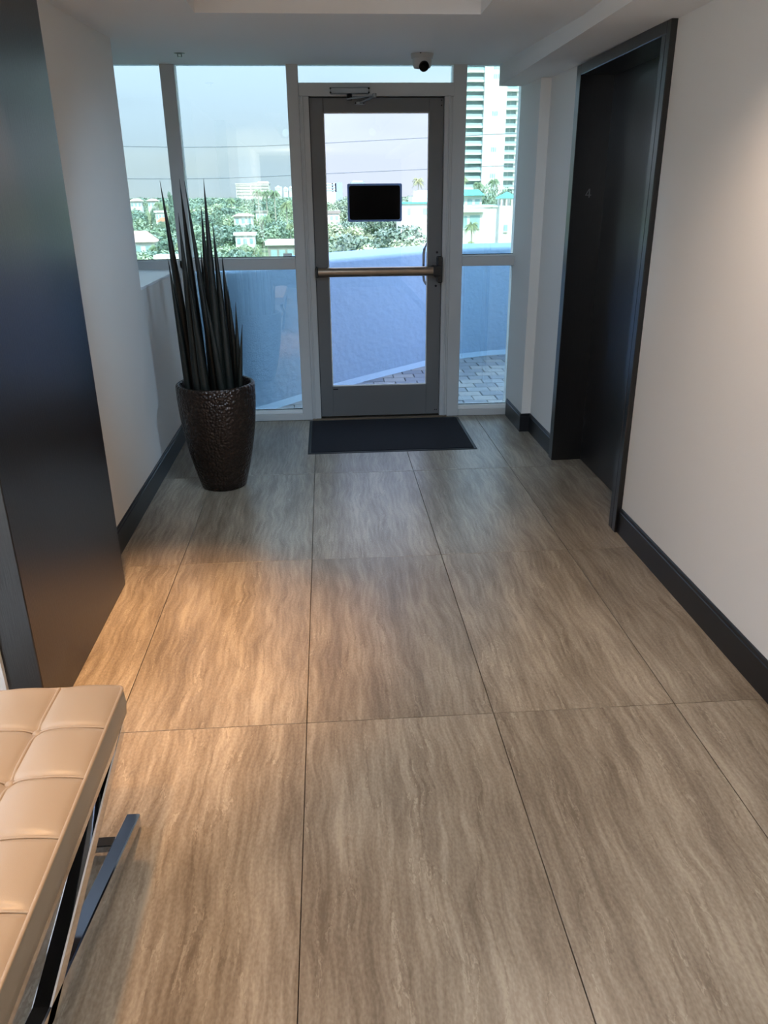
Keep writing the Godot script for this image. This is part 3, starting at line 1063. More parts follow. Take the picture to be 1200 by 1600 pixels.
# ---------------------------------------------------------------- terrace
func terrace() -> void:
	# the building's own outer wall above and beside the glazed end
	var f := thing("wall_front", "outer facade of the building round and above the glazed corridor end", "facade", Vector3.ZERO, "", "structure")
	bxp("facade_slab", Vector3(-9, 2.36, -5.80), Vector3(9, 9.5, -5.45), M.facade, f)
	bxp("facade_slab", Vector3(-9, -1, -5.80), Vector3(-1.74, 2.36, -5.45), M.facade, f)
	bxp("facade_slab", Vector3(1.84, -1, -5.80), Vector3(9, 2.36, -5.45), M.facade, f)
	bxp("slab_edge", Vector3(-1.74, -1, -5.80), Vector3(1.84, -0.19, -5.45), M.facade, f)
	# pavers
	var g := struct("terrace_floor", Vector3(-9, -0.30, -9.2), Vector3(9, -0.052, -5.80), M.paver_joint, "terrace floor of grey concrete pavers in staggered rows", "pavement")
	var st := mb()
	box(st, Vector3(-0.097, -0.03, -0.075), Vector3(0.097, 0.0, 0.075), 0.005)
	var pm := done(st)
	var row := 0
	var z := -5.88
	while z > -8.5:
		for k in 24:
			var x := -1.0 + k * 0.2 + (0.1 if row % 2 else 0.0) + 0.0
			if x > edge_x(z) - 0.15 and x < 2.9:
				var m = M[["paver_a", "paver_b", "paver_c"][rng.randi() % 3]]
				var o := put("paver", pm, m, g, Vector3(x, -0.03 + rng.randf_range(-0.002, 0.002), z) - g.position)
				o.rotation.y = rng.randf_range(-0.012, 0.012)
		z -= 0.156
		row += 1
	# curved blue parapet
	var inner := [Vector2(-3.2, -5.80), Vector2(-1.2, -5.84), Vector2(-0.62, -6.0), Vector2(-0.32, -6.36), Vector2(0.0, -6.78), Vector2(0.28, -7.08), Vector2(0.62, -7.42), Vector2(0.98, -7.78), Vector2(1.35, -8.08), Vector2(1.72, -8.24), Vector2(2.2, -8.30), Vector2(2.9, -8.26), Vector2(3.6, -8.0), Vector2(4.4, -7.2), Vector2(5.0, -5.8)]
	var pts := []
	var cv := Curve2D.new()
	for i in inner.size():
		var tan: Vector2 = (inner[mini(i + 1, inner.size() - 1)] - inner[maxi(i - 1, 0)]) / 6.0
		cv.add_point(inner[i], -tan, tan)
	var n := 70
	for i in n + 1:
		pts.append(cv.sample_baked(cv.get_baked_length() * i / n))
	st = mb()
	st.set_smooth_group(7)
	var sec := [Vector2(0.03, -0.07), Vector2(0.0, 0.0), Vector2(0.0, 0.02), Vector2(0.0, 1.03), Vector2(0.012, 1.055), Vector2(0.05, 1.065), Vector2(0.56, 1.075), Vector2(0.61, 1.06), Vector2(0.625, 1.02), Vector2(0.625, -1.0)]
	for i in n:
		for k in sec.size() - 1:
			st.set_smooth_group(7 if k < 5 else 8)
			var q := []
			for w in [[i, k], [i + 1, k], [i + 1, k + 1], [i, k + 1]]:
				var p: Vector2 = pts[w[0]]
				var t: Vector2 = (pts[mini(w[0] + 1, n)] - pts[maxi(w[0] - 1, 0)]).normalized()
				var out := Vector2(t.y, -t.x)
				var s: Vector2 = sec[w[1]]
				var o := p + out * s.x
				q.append(Vector3(o.x, s.y, o.y))
			var tt: Vector2 = (pts[i + 1] - pts[i]).normalized()
			var d: Vector2 = sec[k + 1] - sec[k]
			var on := Vector2(tt.y, -tt.x) * -d.y
			quad(st, q[0], q[1], q[2], q[3], Vector3(on.x, d.x, on.y))
	tag(part("parapet", st, M.blue_stucco), "curved pale blue stucco parapet round the terrace outside the door", "parapet", "", "structure")
	# pale cove strip at the foot of the parapet
	st = mb()
	for i in n:
		var c := []
		for w in [i, i + 1]:
			var p: Vector2 = pts[w]
			var t: Vector2 = (pts[mini(w + 1, n)] - pts[maxi(w - 1, 0)]).normalized()
			var out := Vector2(t.y, -t.x)
			c.append([p - out * 0.032, p + out * 0.01])
		var tt: Vector2 = (pts[i + 1] - pts[i]).normalized()
		var no := Vector2(-tt.y, tt.x)
		quad(st, Vector3(c[0][0].x, -0.03, c[0][0].y), Vector3(c[1][0].x, -0.03, c[1][0].y), Vector3(c[1][1].x, 0.03, c[1][1].y), Vector3(c[0][1].x, 0.03, c[0][1].y), Vector3(no.x, 1, no.y))
	var cove := mat("cove", Color(0.73, 0.83, 0.91), 0.8)
	tag(part("trim_3", st, cove), "pale sealing strip along the foot of the terrace parapet", "trim", "", "structure")

func edge_x(z: float) -> float:
	var t := [[-5.8, -1.0], [-6.0, -0.62], [-6.36, -0.32], [-6.78, 0.0], [-7.08, 0.28], [-7.42, 0.62], [-7.78, 0.98], [-8.08, 1.35], [-8.24, 1.72], [-8.6, 3.0]]
	for i in t.size() - 1:
		if z <= t[i][0] and z >= t[i + 1][0]:
			return lerpf(t[i][1], t[i + 1][1], (z - t[i][0]) / (t[i + 1][0] - t[i][0]))
	return -1.0

# ---------------------------------------------------------------- the town beyond
const GY := -13.0          # street level below the terrace
var screens := []          # [x, width, distance, line, name] of houses whose lower walls the trees hide
var sites := []            # [tan from, tan to, distance, slope of the lowest line that shows]

func outside() -> void:
	mat("lawn", Color(0.50, 0.56, 0.42), 0.95)
	mat("render_white", Color(0.92, 0.91, 0.90), 0.85)
	mat("render_cream", Color(0.86, 0.83, 0.80), 0.85)
	mat("roof_grey", Color(0.62, 0.60, 0.58), 0.9)
	mat("roof_clay", Color(0.78, 0.52, 0.40), 0.9)
	mat("roof_pink", Color(0.76, 0.64, 0.60), 0.9)
	mat("roof_teal", Color(0.36, 0.76, 0.75), 0.6)
	mat("far_glass", Color(0.64, 0.76, 0.77), 0.3)
	mat("far_band", Color(0.70, 0.68, 0.66), 0.6)
	mat("rail_glass", Color(0.70, 0.82, 0.82), 0.3)
	mat("far_blue", Color(0.62, 0.70, 0.80), 0.6)
	mat("wire", Color(0.42, 0.46, 0.5), 0.6)
	mat("bark", Color(0.60, 0.56, 0.50), 0.9)
	mat("palm_bark", Color(0.74, 0.72, 0.67), 0.9)
	var lf := mat("tree_leaf", Color(1, 1, 1), 0.75)
	lf.vertex_color_use_as_albedo = true
	lf.backlight_enabled = true
	lf.backlight = Color(0.25, 0.3, 0.16)
	lf.cull_mode = BaseMaterial3D.CULL_DISABLED
	var g := struct("ground_plain", Vector3(-1500, GY - 2.0, -2600), Vector3(1500, GY, -22), M.lawn, "flat green ground of the neighbourhood below the terrace", "ground")
	g.name = "ground"
	buildings()
	wires()
	trees()

func site(x0: float, x1: float, d: float, low: float) -> void:
	sites.append([x0 / d, x1 / d, d, (low - 1.544) / d])

func block(o: Node3D, called: String, x0: float, x1: float, y0: float, y1: float, z0: float, z1: float, m: Material) -> MeshInstance3D:
	var st := mb()
	box(st, Vector3(x0, y0, z0) - o.position, Vector3(x1, y1, z1) - o.position)
	return part(called, st, m, o)

func hip(o: Node3D, called: String, x0: float, x1: float, y0: float, y1: float, z0: float, z1: float, ridge: float, m: Material) -> void:
	var st := mb()
	var e := (x1 - x0) * (1.0 - ridge) / 2.0
	var zm := (z0 + z1) / 2
	var p := o.position
	var a := Vector3(x0, y0, z1) - p
	var b := Vector3(x1, y0, z1) - p
	var c := Vector3(x1, y0, z0) - p
	var d := Vector3(x0, y0, z0) - p
	var r := Vector3(x0 + e, y1, zm) - p
	var q := Vector3(x1 - e, y1, zm) - p
	quad(st, a, b, q, r, Vector3(0, 1, 1))
	quad(st, c, d, r, q, Vector3(0, 1, -1))
	tri(st, b, c, q, Vector3(1, 1, 0))
	tri(st, d, a, r, Vector3(-1, 1, 0))
	quad(st, a, b, c, d, Vector3.DOWN)
	part(called, st, m, o)

func house(label: String, x: float, z: float, w: float, eave: float, top: float, wall: Material, roof: Material, flat := false, low := -99.0) -> void:
	var o := thing("house", label, "house", Vector3(x, GY, z))
	var dp := w * 0.7
	block(o, "wall", x - w / 2, x + w / 2, GY, eave, z - dp, z, wall)
	if flat:
		block(o, "roof", x - w / 2 - 0.4, x + w / 2 + 0.4, eave, top, z - dp - 0.4, z + 0.4, roof)
	else:
		hip(o, "roof", x - w / 2 - 0.6, x + w / 2 + 0.6, eave, top, z - dp - 0.6, z + 0.6, 0.45, roof)
	var n := 3
	for i in n:
		var wx := x - w / 2 + w * (i + 0.5) / n
		block(o, "window", wx - w * 0.09, wx + w * 0.09, eave - 1.9, eave - 0.7, z - 0.1, z + 0.06, M.far_glass)
	site(x - w / 2 - 0.5, x + w / 2 + 0.5, -z, low)
	screens.append([x, w, -z, low, label.replace(" flat roofed", "").replace(" walled", "").replace(" between trees", "").replace("roofed one", "house").get_slice(" in ", 0).get_slice(" at ", 0).get_slice(" cut ", 0).get_slice(" through ", 0).get_slice(",", 0)])

func buildings() -> void:
	# hotel on the skyline
	var o := thing("hotel", "long pale hotel block on the skyline seen through the wide left window", "building", Vector3(-58, GY, -700))
	block(o, "wall", -72, -60, GY, 13.0, -720, -700, M.render_cream)
	block(o, "wall", -60, -45, GY, 13.4, -722, -702, M.render_cream)
	block(o, "penthouse", -54, -46, 13.4, 15.2, -718, -704, M.render_white)
	block(o, "parapet_cap", -72.3, -59.8, 13.0, 13.6, -720.3, -699.7, M.render_white)
	block(o, "parapet_cap", -60.0, -44.6, 13.4, 14.0, -722.3, -701.7, M.render_white)
	for i in 4:
		var y := 4.2 + i * 2.3
		block(o, "window_band", -71.5, -60.4, y, y + 1.0, -700.2, -699.8, M.far_band)
		block(o, "window_band", -59.6, -45.4, y, y + 1.0, -702.2, -701.8, M.far_band)
	site(-72, -44, 700, 7.2)
	# pale blocks beside it
	var far := [[-42.5, 6.0, 12.2, "white apartment block on the skyline just right of the hotel"], [-35.5, 4.0, 11.0, "lower white block on the skyline, second right of the hotel"], [-30.5, 3.4, 11.6, "white block on the skyline nearest the door mullion"]]
	for f in far:
		var w := thing("apartment_block", f[3], "building", Vector3(f[0], GY, -800))
		block(w, "wall", f[0] - f[1] / 2, f[0] + f[1] / 2, GY, f[2], -812, -800, M.render_white)
		block(w, "roof_house", f[0] - 1.2, f[0] + 0.6, f[2], f[2] + 1.0, -808, -802, M.render_white)
		for i in 2:
			block(w, "window_band", f[0] - f[1] * 0.4, f[0] + f[1] * 0.4, f[2] - 1.6 - i * 1.7, f[2] - 0.9 - i * 1.7, -800.1, -799.9, M.far_band)
	site(-46, -28, 800, 8.6)
	# office through the door glass
	o = thing("office_block", "blue and white office block seen through the door glass, left of the plate", "building", Vector3(5.4, GY, -520))
	block(o, "wall", -2, 7.6, GY, 10.2, -540, -520, M.render_white)
	block(o, "stair_tower", 7.6, 12.0, GY, 10.6, -540, -520, M.far_blue)
	for i in 3:
		block(o, "window_band", -1.8, 7.4, 5.6 + i * 1.6, 6.4 + i * 1.6, -520.1, -519.9, M.far_blue)
	for i in 2:
		block(o, "fin", 5.4 + i * 2.0, 6.2 + i * 2.0, 5.2, 10.2, -520.3, -520.0, M.far_glass)
	site(-2, 12, 520, 5.6)
	o = thing("far_block", "low grey block on the skyline above the plate on the door", "building", Vector3(29, GY, -700))
	block(o, "wall", 23, 35, GY, 14.0, -712, -700, M.far_blue)
	block(o, "roof_house", 25, 33, 14.0, 15.0, -710, -702, M.render_white)
	site(23, 35, 700, 12)
	# curved balcony tower on the right
	tower()
	# low white club building below the tower
	o = thing("club_house", "large white flat roofed building beyond the parapet in the right sidelight", "building", Vector3(36.5, GY, -186))
	block(o, "wall", 29.0, 44.5, GY, -0.55, -192, -180, M.render_white)
	block(o, "parapet_cap", 28.8, 38.6, -0.55, -0.25, -192.2, -179.7, M.render_white)
	block(o, "balcony_band", 28.8, 35.0, -1.55, -0.9, -180.2, -179.0, M.render_white)
	block(o, "roof_deck", 28.9, 38.4, -0.4, -0.1, -191, -180.6, M.rail_glass)
	block(o, "pier", 38.3, 42.0, GY, -0.3, -180.0, -178.8, M.render_white)
	for q in [[30.2, 31.4, -4.9, -2.4], [32.0, 34.2, -4.9, -2.2], [39.4, 40.2, -5.6, -4.2]]:
		var wn := block(o, "window", q[0], q[1], q[2], q[3], -180.2, -178.6 if q[0] > 38 else -179.92, M.far_glass)
		block(wn, "sill", q[0] - 0.1, q[1] + 0.1, q[2] - 0.15, q[2], -180.0, -178.5 if q[0] > 38 else -179.8, M.render_white).position = -o.position
	site(29, 44.5, 180, -7.6)
	# small pavilion with a teal pyramid roof standing on the pier
	o = thing("roof_pavilion", "small white pavilion with a teal pyramid roof on the white building", "pavilion", Vector3(40.15, -0.3, -180.6))
	for x in [38.45, 39.55, 40.75, 41.55]:
		for z in [-182.0, -179.1]:
			block(o, "post", x, x + 0.38, -0.3, 1.15, z, z + 0.35, M.render_white)
	block(o, "fascia", 38.1, 42.2, 1.05, 1.25, -182.2, -178.7, M.render_white)
	hip(o, "roof", 37.9, 42.4, 1.25, 2.5, -182.5, -178.5, 0.05, M.roof_teal)
	# pavilion behind with a long teal roof
	o = thing("teal_roof_lodge", "low white lodge with a long teal roof in front of the tower", "building", Vector3(40, GY, -232))
	block(o, "wall", 33, 44.3, GY, 2.0, -240, -231, M.render_white)
	hip(o, "roof", 32.4, 44.9, 1.95, 3.5, -241, -229.6, 0.86, M.roof_teal)
	for i in 4:
		block(o, "window", 36.0 + i * 2.1, 37.4 + i * 2.1, -0.4, 0.9, -231.1, -230.9, M.far_glass)
	block(o, "balcony_band", 33, 44.0, -1.0, -0.5, -231.2, -230.2, M.render_white)
	site(33, 44.9, 231, -0.6)
	# white villa through the door glass at the right
	o = thing("villa", "white villa with a pale teal roof edge at the right of the door glass", "house", Vector3(20, GY, -180))
	block(o, "wall", 16.8, 25.0, GY, 0.3, -192, -180, M.render_white)
	block(o, "roof_edge", 16.4, 25.4, 0.3, 0.65, -192.4, -179.6, M.roof_teal)
	block(o, "upper_wall", 20.6, 25.0, 0.65, 3.0, -191, -182, M.render_white)
	block(o, "wall", 19.4, 21.0, 0.65, 1.7, -190, -181.6, M.render_white)
	for q in [[18.2, 18.9], [21.6, 23.0]]:
		block(o, "window", q[0], q[1], -1.9, -0.6, -180.1, -179.9, M.far_glass)
	site(16.8, 25.4, 180, -2.3)
	# houses among the trees
	house("white walled house with a pale pink roof, upper of two in the wide left window", -23.3, -240, 5.2, -3.0, -2.2, M.render_white, M.roof_pink, false, -4.2)
	house("white flat roofed house under the pink roofed one in the wide left window", -19.3, -200, 4.6, -6.6, -5.9, M.render_white, M.render_white, true, -7.9)
	house("small white house between trees beside the hotel palms", -22.5, -300, 4.0, -2.9, -2.3, M.render_white, M.roof_grey, true, -4.0)
	house("white house on the rise at the far left pane", -73, -330, 4.2, 1.2, 2.1, M.render_white, M.roof_pink, false, 0.0)
	house("pink roofed house beside the white one at the far left pane", -66.6, -330, 3.6, 1.2, 2.0, M.render_white, M.roof_pink, false, 0.5)
	house("low white villa in the trees of the far left pane", -52.5, -270, 3.0, -2.2, -1.6, M.render_white, M.render_white, true, -3.2)
	house("orange roofed house in the middle of the far left pane", -49.6, -260, 3.4, -4.7, -3.5, M.render_cream, M.roof_clay, false, -5.2)
	house("large pinkish roofed house cut by the left wall edge", -38.2, -170, 6.2, -6.4, -4.3, M.render_white, M.roof_pink, false, -7.2)
	house("white roofed shed at the foot of the far left pane", -22.8, -120, 3.4, -6.5, -5.9, M.render_white, M.render_white, true, -7.0)
	house("white house through the door glass left of the plate", 2.3, -260, 5.0, -2.9, -2.1, M.render_white, M.roof_grey, true, -3.7)
	# flat roofed garage with a white edge
	o = thing("garage_roof", "grey flat roofed building with a white edge at the foot of the wide left window", "building", Vector3(-9, GY, -190))
	block(o, "wall", -13.2, -3.0, GY, -8.4, -200, -190, M.roof_grey)
	block(o, "roof_edge", -13.8, -2.6, -8.4, -7.5, -200.6, -189.4, M.render_white)
	for i in 5:
		block(o, "bay_door", -12.6 + i * 1.9, -11.2 + i * 1.9, -12.6, -9.4, -190.1, -189.9, M.far_glass)
	site(-13.8, -2.6, 190, -12)

func tower() -> void:
	var z := -310.0
	var o := thing("balcony_tower", "white high rise tower with teal glass balconies in the right sidelight", "tower", Vector3(60, GY, z))
	block(o, "core_wall", 58.8, 67.0, GY, 66, z - 16, z + 1.0, M.render_white)
	block(o, "glass_wall", 49.0, 59.5, GY, 66, z - 16, z - 2.2, M.far_glass)
	block(o, "glass_wall", 66.5, 72.5, GY, 66, z - 16, z - 1.8, M.far_glass)
	block(o, "corner_column", 71.0, 72.3, GY, 66, z - 2.0, z - 0.4, M.render_white)
	block(o, "pier", 51.6, 52.3, GY, 66, z - 2.4, z - 1.0, M.render_white)
	block(o, "pier", 69.0, 69.25, GY, 66, z - 2.0, z - 1.6, M.render_white)
	var y := -10.6
	var k := 0
	while y < 64.0:
		if y > -3.0 and y < 58.0:
			var st := mb()
			# bowed slab on the left
			var n := 8
			for i in n:
				var xa := lerpf(48.8, 60.2, float(i) / n)
				var xb := lerpf(48.8, 60.2, float(i + 1) / n)
				var fa := z - 1.6 + 2.2 * sin(PI * (0.12 + 0.62 * i / n))
				var fb := z - 1.6 + 2.2 * sin(PI * (0.12 + 0.62 * (i + 1) / n))
				hexa(st, [Vector3(xa, y, z - 2.4), Vector3(xb, y, z - 2.4), Vector3(xb, y, fb), Vector3(xa, y, fa)], [Vector3(xa, y + 0.62, z - 2.4), Vector3(xb, y + 0.62, z - 2.4), Vector3(xb, y + 0.62, fb), Vector3(xa, y + 0.62, fa)])
			put("balcony_slab", done(st), M.render_white, o).position = -o.position
			st = mb()
			box(st, Vector3(66.4, y, z - 2.0), Vector3(73.2, y + 0.6, z + 0.2))
			var sl := put("balcony_slab", done(st), M.render_white, o)
			sl.position = -o.position
			st = mb()
			box(st, Vector3(49.0, y + 0.62, z - 0.2), Vector3(59.0, y + 1.65, z - 0.1))
			put("balcony_rail", done(st), M.rail_glass, o).position = -o.position
			st = mb()
			box(st, Vector3(66.8, y + 0.6, z + 0.0), Vector3(72.8, y + 1.45, z + 0.1))
			var rl := put("balcony_rail", done(st), M.rail_glass, o)
			rl.position = -o.position
			if k % 4 == 1 or k % 4 == 2 and k % 3 == 0:
				for i in 3:
					block(o, "window", 61.9 + i * 0.75, 62.4 + i * 0.75, y + 0.9, y + 2.4, z + 0.9, z + 1.06, M.far_glass)
		y += 2.95
		k += 1
	site(48.5, 73.5, 310, 3.4)

func wires() -> void:
	var d := [[4.13, 4.16, 4.28, 4.47, "upper overhead cable crossing the view beyond the terrace"], [2.59, 2.70, 2.79, 2.95, "lower overhead cable crossing the view beyond the terrace"]]
	for q in d:
		var st := mb()
		var pts := []
		for i in 25:
			var t := i / 24.0
			var x := lerpf(-30.0, 24.0, t)
			var y: float
			if x < -1.6:
				y = q[1] + (q[0] - q[1]) * (x + 1.6) / -8.6 + 0.004 * (x + 1.6) * (x + 10.2)
			else:
				y = q[1] + (q[3] - q[1]) * (x + 1.6) / 7.3
			pts.append(Vector3(x, y, -45))
		tube(st, pts, [0.018], 5)
		tag(part("overhead_cable", st, M.wire), q[4], "cable")

# ------------------------------------------------ trees
func crown(sd: int, cone: bool, cols: Array) -> ArrayMesh:
	var r := RandomNumberGenerator.new()
	r.seed = sd
	var st := SurfaceTool.new()
	st.begin(Mesh.PRIMITIVE_TRIANGLES)
	st.set_smooth_group(-1)
	var blobs := []
	for i in 11:
		if cone:
			var t := i / 10.0
			blobs.append([Vector3(r.randf_range(-0.06, 0.06), 0.12 + 0.8 * t, r.randf_range(-0.06, 0.06)), 0.30 * (1.0 - t) + 0.05])
		else:
			var a := r.randf() * TAU
			var q := sqrt(r.randf()) * 0.33
			blobs.append([Vector3(cos(a) * q, 0.50 + r.randf_range(-0.12, 0.28) * (1.0 - q), sin(a) * q), r.randf_range(0.15, 0.25)])
	for b in blobs:
		var tone: Color = cols[r.randi() % cols.size()]
		for i in 190:
			var n := Vector3(r.randfn(), r.randfn() * 0.9 + 0.15, r.randfn()).normalized()
			var p: Vector3 = b[0] + n * b[1] * r.randf_range(0.75, 1.06)
			var s := r.randf_range(0.019, 0.038)
			var t1 := n.cross(Vector3(r.randfn(), r.randfn(), r.randfn())).normalized()
			var tilt := (n + Vector3(r.randfn(), r.randfn(), r.randfn()) * 0.45).normalized()
			t1 = (t1 - tilt * t1.dot(tilt)).normalized()
			var t2 := tilt.cross(t1)
			st.set_color(tone * r.randf_range(0.8, 1.2))
			tri(st, p - t1 * s, p + t1 * s * 0.7 + t2 * s, p + t1 * s * 0.6 - t2 * s * 0.9, tilt)
	st.generate_normals()
	return st.commit()

func palm_crown(sd: int, tone: Color) -> ArrayMesh:
	var r := RandomNumberGenerator.new()
	r.seed = sd
	var st := SurfaceTool.new()
	st.begin(Mesh.PRIMITIVE_TRIANGLES)
	st.set_smooth_group(-1)
	for f in 26:
		var a := TAU * f / 13.0 + r.randf_range(-0.25, 0.25)
		var rise := r.randf_range(-0.5, 1.5)
		var pr := Vector3.ZERO
		var d := Vector3(cos(a), 0, sin(a))
		var side := Vector3(-sin(a), 0, cos(a))
		var tint := tone * r.randf_range(0.7, 1.2)
		var reach := r.randf_range(0.8, 1.05) * (1.0 - 0.22 * absf(rise - 0.2))
		for i in 9:
			var t := (i + 1) / 9.0
			var q := d * reach * (t - 0.12 * t * t) + Vector3.UP * (rise * t * 0.8 - (0.62 + 0.45 * maxf(rise, 0.0)) * t * t)
			var w := 0.17 * sin(PI * clampf(t * 0.9 + 0.06, 0, 1)) + 0.015
			st.set_color(tint)
			for e in [-1.0, 1.0]:
				var tip: Vector3 = q + side * e * w * 0.75 + d * 0.06 - Vector3.UP * w * 1.1
				tri(st, pr, q, tip, Vector3.UP)
			pr = q
	st.generate_normals()
	return st.commit()

func fits(x: float, d: float, rad: float, h: float) -> float:
	for s in sites:
		if d < s[2] + 6.0 and (x + rad) / d > s[0] - 0.002 and (x - rad) / d < s[1] + 0.002:
			if d > s[2] - 12.0:
				return 0.0
			h = minf(h, 1.544 + s[3] * d - GY)
	return h

func trees() -> void:
	var leafy := [Color(0.25, 0.34, 0.24), Color(0.30, 0.40, 0.27), Color(0.35, 0.44, 0.31), Color(0.27, 0.36, 0.29)]  # all three leaf palettes are paled and blued in place of distance haze
	var pale := [Color(0.40, 0.48, 0.31), Color(0.45, 0.52, 0.35), Color(0.36, 0.45, 0.31)]
	var dark := [Color(0.17, 0.26, 0.20), Color(0.20, 0.30, 0.22), Color(0.23, 0.32, 0.26)]
	var kinds := [
		["broadleaf_tree", [crown(1, false, leafy), crown(2, false, leafy), crown(3, false, leafy)], "mid green"],
		["broadleaf_tree", [crown(4, false, pale), crown(5, false, pale)], "pale"],
		["broadleaf_tree", [crown(6, false, dark), crown(7, false, dark)], "dark green"]]
	var trunk_st := mb()
	tube(trunk_st, [Vector3(0, 0, 0), Vector3(0.01, 0.2, 0), Vector3(0, 0.5, 0)], [0.035, 0.028, 0.015], 7)
	var trunk := done(trunk_st)
	# the zones seen through each pane, with things in them to name a tree by
	var zones := [
		[-0.460, -0.290, 30, "", [[-0.43, "the edge of the far view"], [-0.30, "the low wall corner"]]],
		[-0.300, -0.172, 46, "", [[-0.222, "the upper white house"], [-0.201, "the upper pink house"], [-0.191, "the orange roofed house"], [-0.180, "the slim corner palms"], [-0.150, "the left window mullion"]]],
		[-0.172, -0.018, 66, "", [[-0.150, "the left window mullion"], [-0.125, "the conical trees"], [-0.100, "the pale pink roofed house"], [-0.083, "the hotel"], [-0.070, "the large coconut palm"], [-0.045, "the garage roof"], [-0.030, "the door mullion"]]],
		[-0.018, 0.140, 66, "", [[0.006, "the office block"], [0.020, "the small white house"], [0.062, "the dark plate on the door"], [0.100, "the white villa"], [0.120, "the yellowish coconut palm"]]],
		[0.140, 0.250, 20, "", [[0.170, "the teal roofed lodge"], [0.195, "the balcony tower"], [0.222, "the roof pavilion"]]]]
	var stands := []
	for zn in zones:
		var left: int = zn[2]
		var tries := 0
		var marks: Array = zn[4]
		while left > 0 and tries < 6000:
			tries += 1
			var t := pow(rng.randf(), 1.1)
			var d := lerpf(95.0, 620.0, t)
			var tn := rng.randf_range(zn[0], zn[1])
			var x := tn * d
			var h := rng.randf_range(7.5, 11.0) + 7.5 * t
			var wd := h * rng.randf_range(0.9, 1.35)
			var crowd := false
			for q in stands:
				if Vector2(q.x - x, q.y - d).length() < (q.z + wd) * 0.41:
					crowd = true
					break
			if crowd:
				continue
			var hh := fits(x, d, wd * 0.42, h)
			if hh < 3.0:
				continue
			wd *= clampf(hh / h + 0.2, 0.4, 1.0)
			var k: Array = kinds[[0, 0, 0, 1, 1, 2, 2][rng.randi() % 7]]
			stands.append(Vector3(x, d, wd))
			var mark: Array = marks[0]
			for q in marks:
				if absf(q[0] - tn) < absf(mark[0] - tn):
					mark = q
			var far := "distant " if d > 380.0 else "near " if d < 210.0 else ""
			var rel := "in line with" if absf(mark[0] - tn) < 0.004 else "to the left of" if tn < mark[0] else "to the right of"
			var text := "%s%s leafy tree %s %s" % [far, k[2], rel, mark[1]]
			var o := thing(k[0], text, "tree", Vector3(x, GY, -d), text.replace(" tree ", " trees "))
			var c := put("crown", k[1][rng.randi() % k[1].size()], M.tree_leaf, o)
			c.scale = Vector3(wd, hh, wd)
			c.rotation.y = rng.randf() * TAU
			var tr := put("trunk", trunk, M.bark, o)
			tr.scale = Vector3(hh, hh, hh)
			left -= 1
	for q in screens:
		for i in 2:
			var d: float = q[2] - rng.randf_range(9.0, 16.0)
			var x: float = (q[0] + q[1] * [-0.32, 0.30][i]) * d / q[2]
			var hh: float = 1.544 + (q[3] + rng.randf_range(-0.5, 0.1) - 1.544) * d / q[2] - GY
			var k: Array = kinds[rng.randi() % 3]
			var o := thing(k[0], "%s tree at the %s of the %s" % [k[2], ["left", "right"][i], q[4]], "tree", Vector3(x, GY, -d))
			var c := put("crown", k[1][0], M.tree_leaf, o)
			c.scale = Vector3(q[1] * 1.15, hh, q[1] * 1.0)
			c.rotation.y = rng.randf() * TAU
			var tr := put("trunk", trunk, M.bark, o)
			tr.scale = Vector3.ONE * hh
	# far woods on the horizon: too many and too small to count
	var mm := MultiMesh.new()
	mm.transform_format = MultiMesh.TRANSFORM_3D
	mm.mesh = kinds[0][1][0]
	mm.instance_count = 1300
	for i in 1300:
		var d := rng.randf_range(560.0, 1150.0)
		var x := rng.randf_range(-0.50, 0.36) * d
		var h := rng.randf_range(13.0, 19.0)
		var hx := fits(x, d, 6.0, h)
		if hx < 4.0:
			hx = 4.0
		mm.set_instance_transform(i, Transform3D(Basis(Vector3.UP, rng.randf() * TAU).scaled(Vector3(h * 1.2, hx, h * 1.2)), Vector3(x, GY, -d)))
	var far := MultiMeshInstance3D.new()
	far.name = "distant_woods"
	far.multimesh = mm
	far.material_override = M.tree_leaf
	add_child(far, true)
	tag(far, "band of distant woodland along the horizon beyond the town", "woods", "", "stuff")
	# tall casuarina
	var cn := crown(9, true, dark)
	for q in [[-42.5, 232.0, 17.0, "tall dark conical tree beside the hotel in the wide left window"], [-45.0, 250.0, 14.5, "second, lower conical tree left of the tall one in the wide left window"]]:
		var o := thing("conifer", q[3], "tree", Vector3(q[0] * 0.98, GY, -q[1]))
		var c := put("crown", cn, M.tree_leaf, o)
		c.scale = Vector3(7.0, q[2], 7.0)
		var tr := put("trunk", trunk, M.bark, o)
		tr.scale = Vector3.ONE * q[2] * 0.8
	# palms: x, crown y, distance, frond length, label
	var pc := [palm_crown(1, Color(0.24, 0.33, 0.19)), palm_crown(2, Color(0.30, 0.36, 0.19)), palm_crown(3, Color(0.36, 0.39, 0.20))]
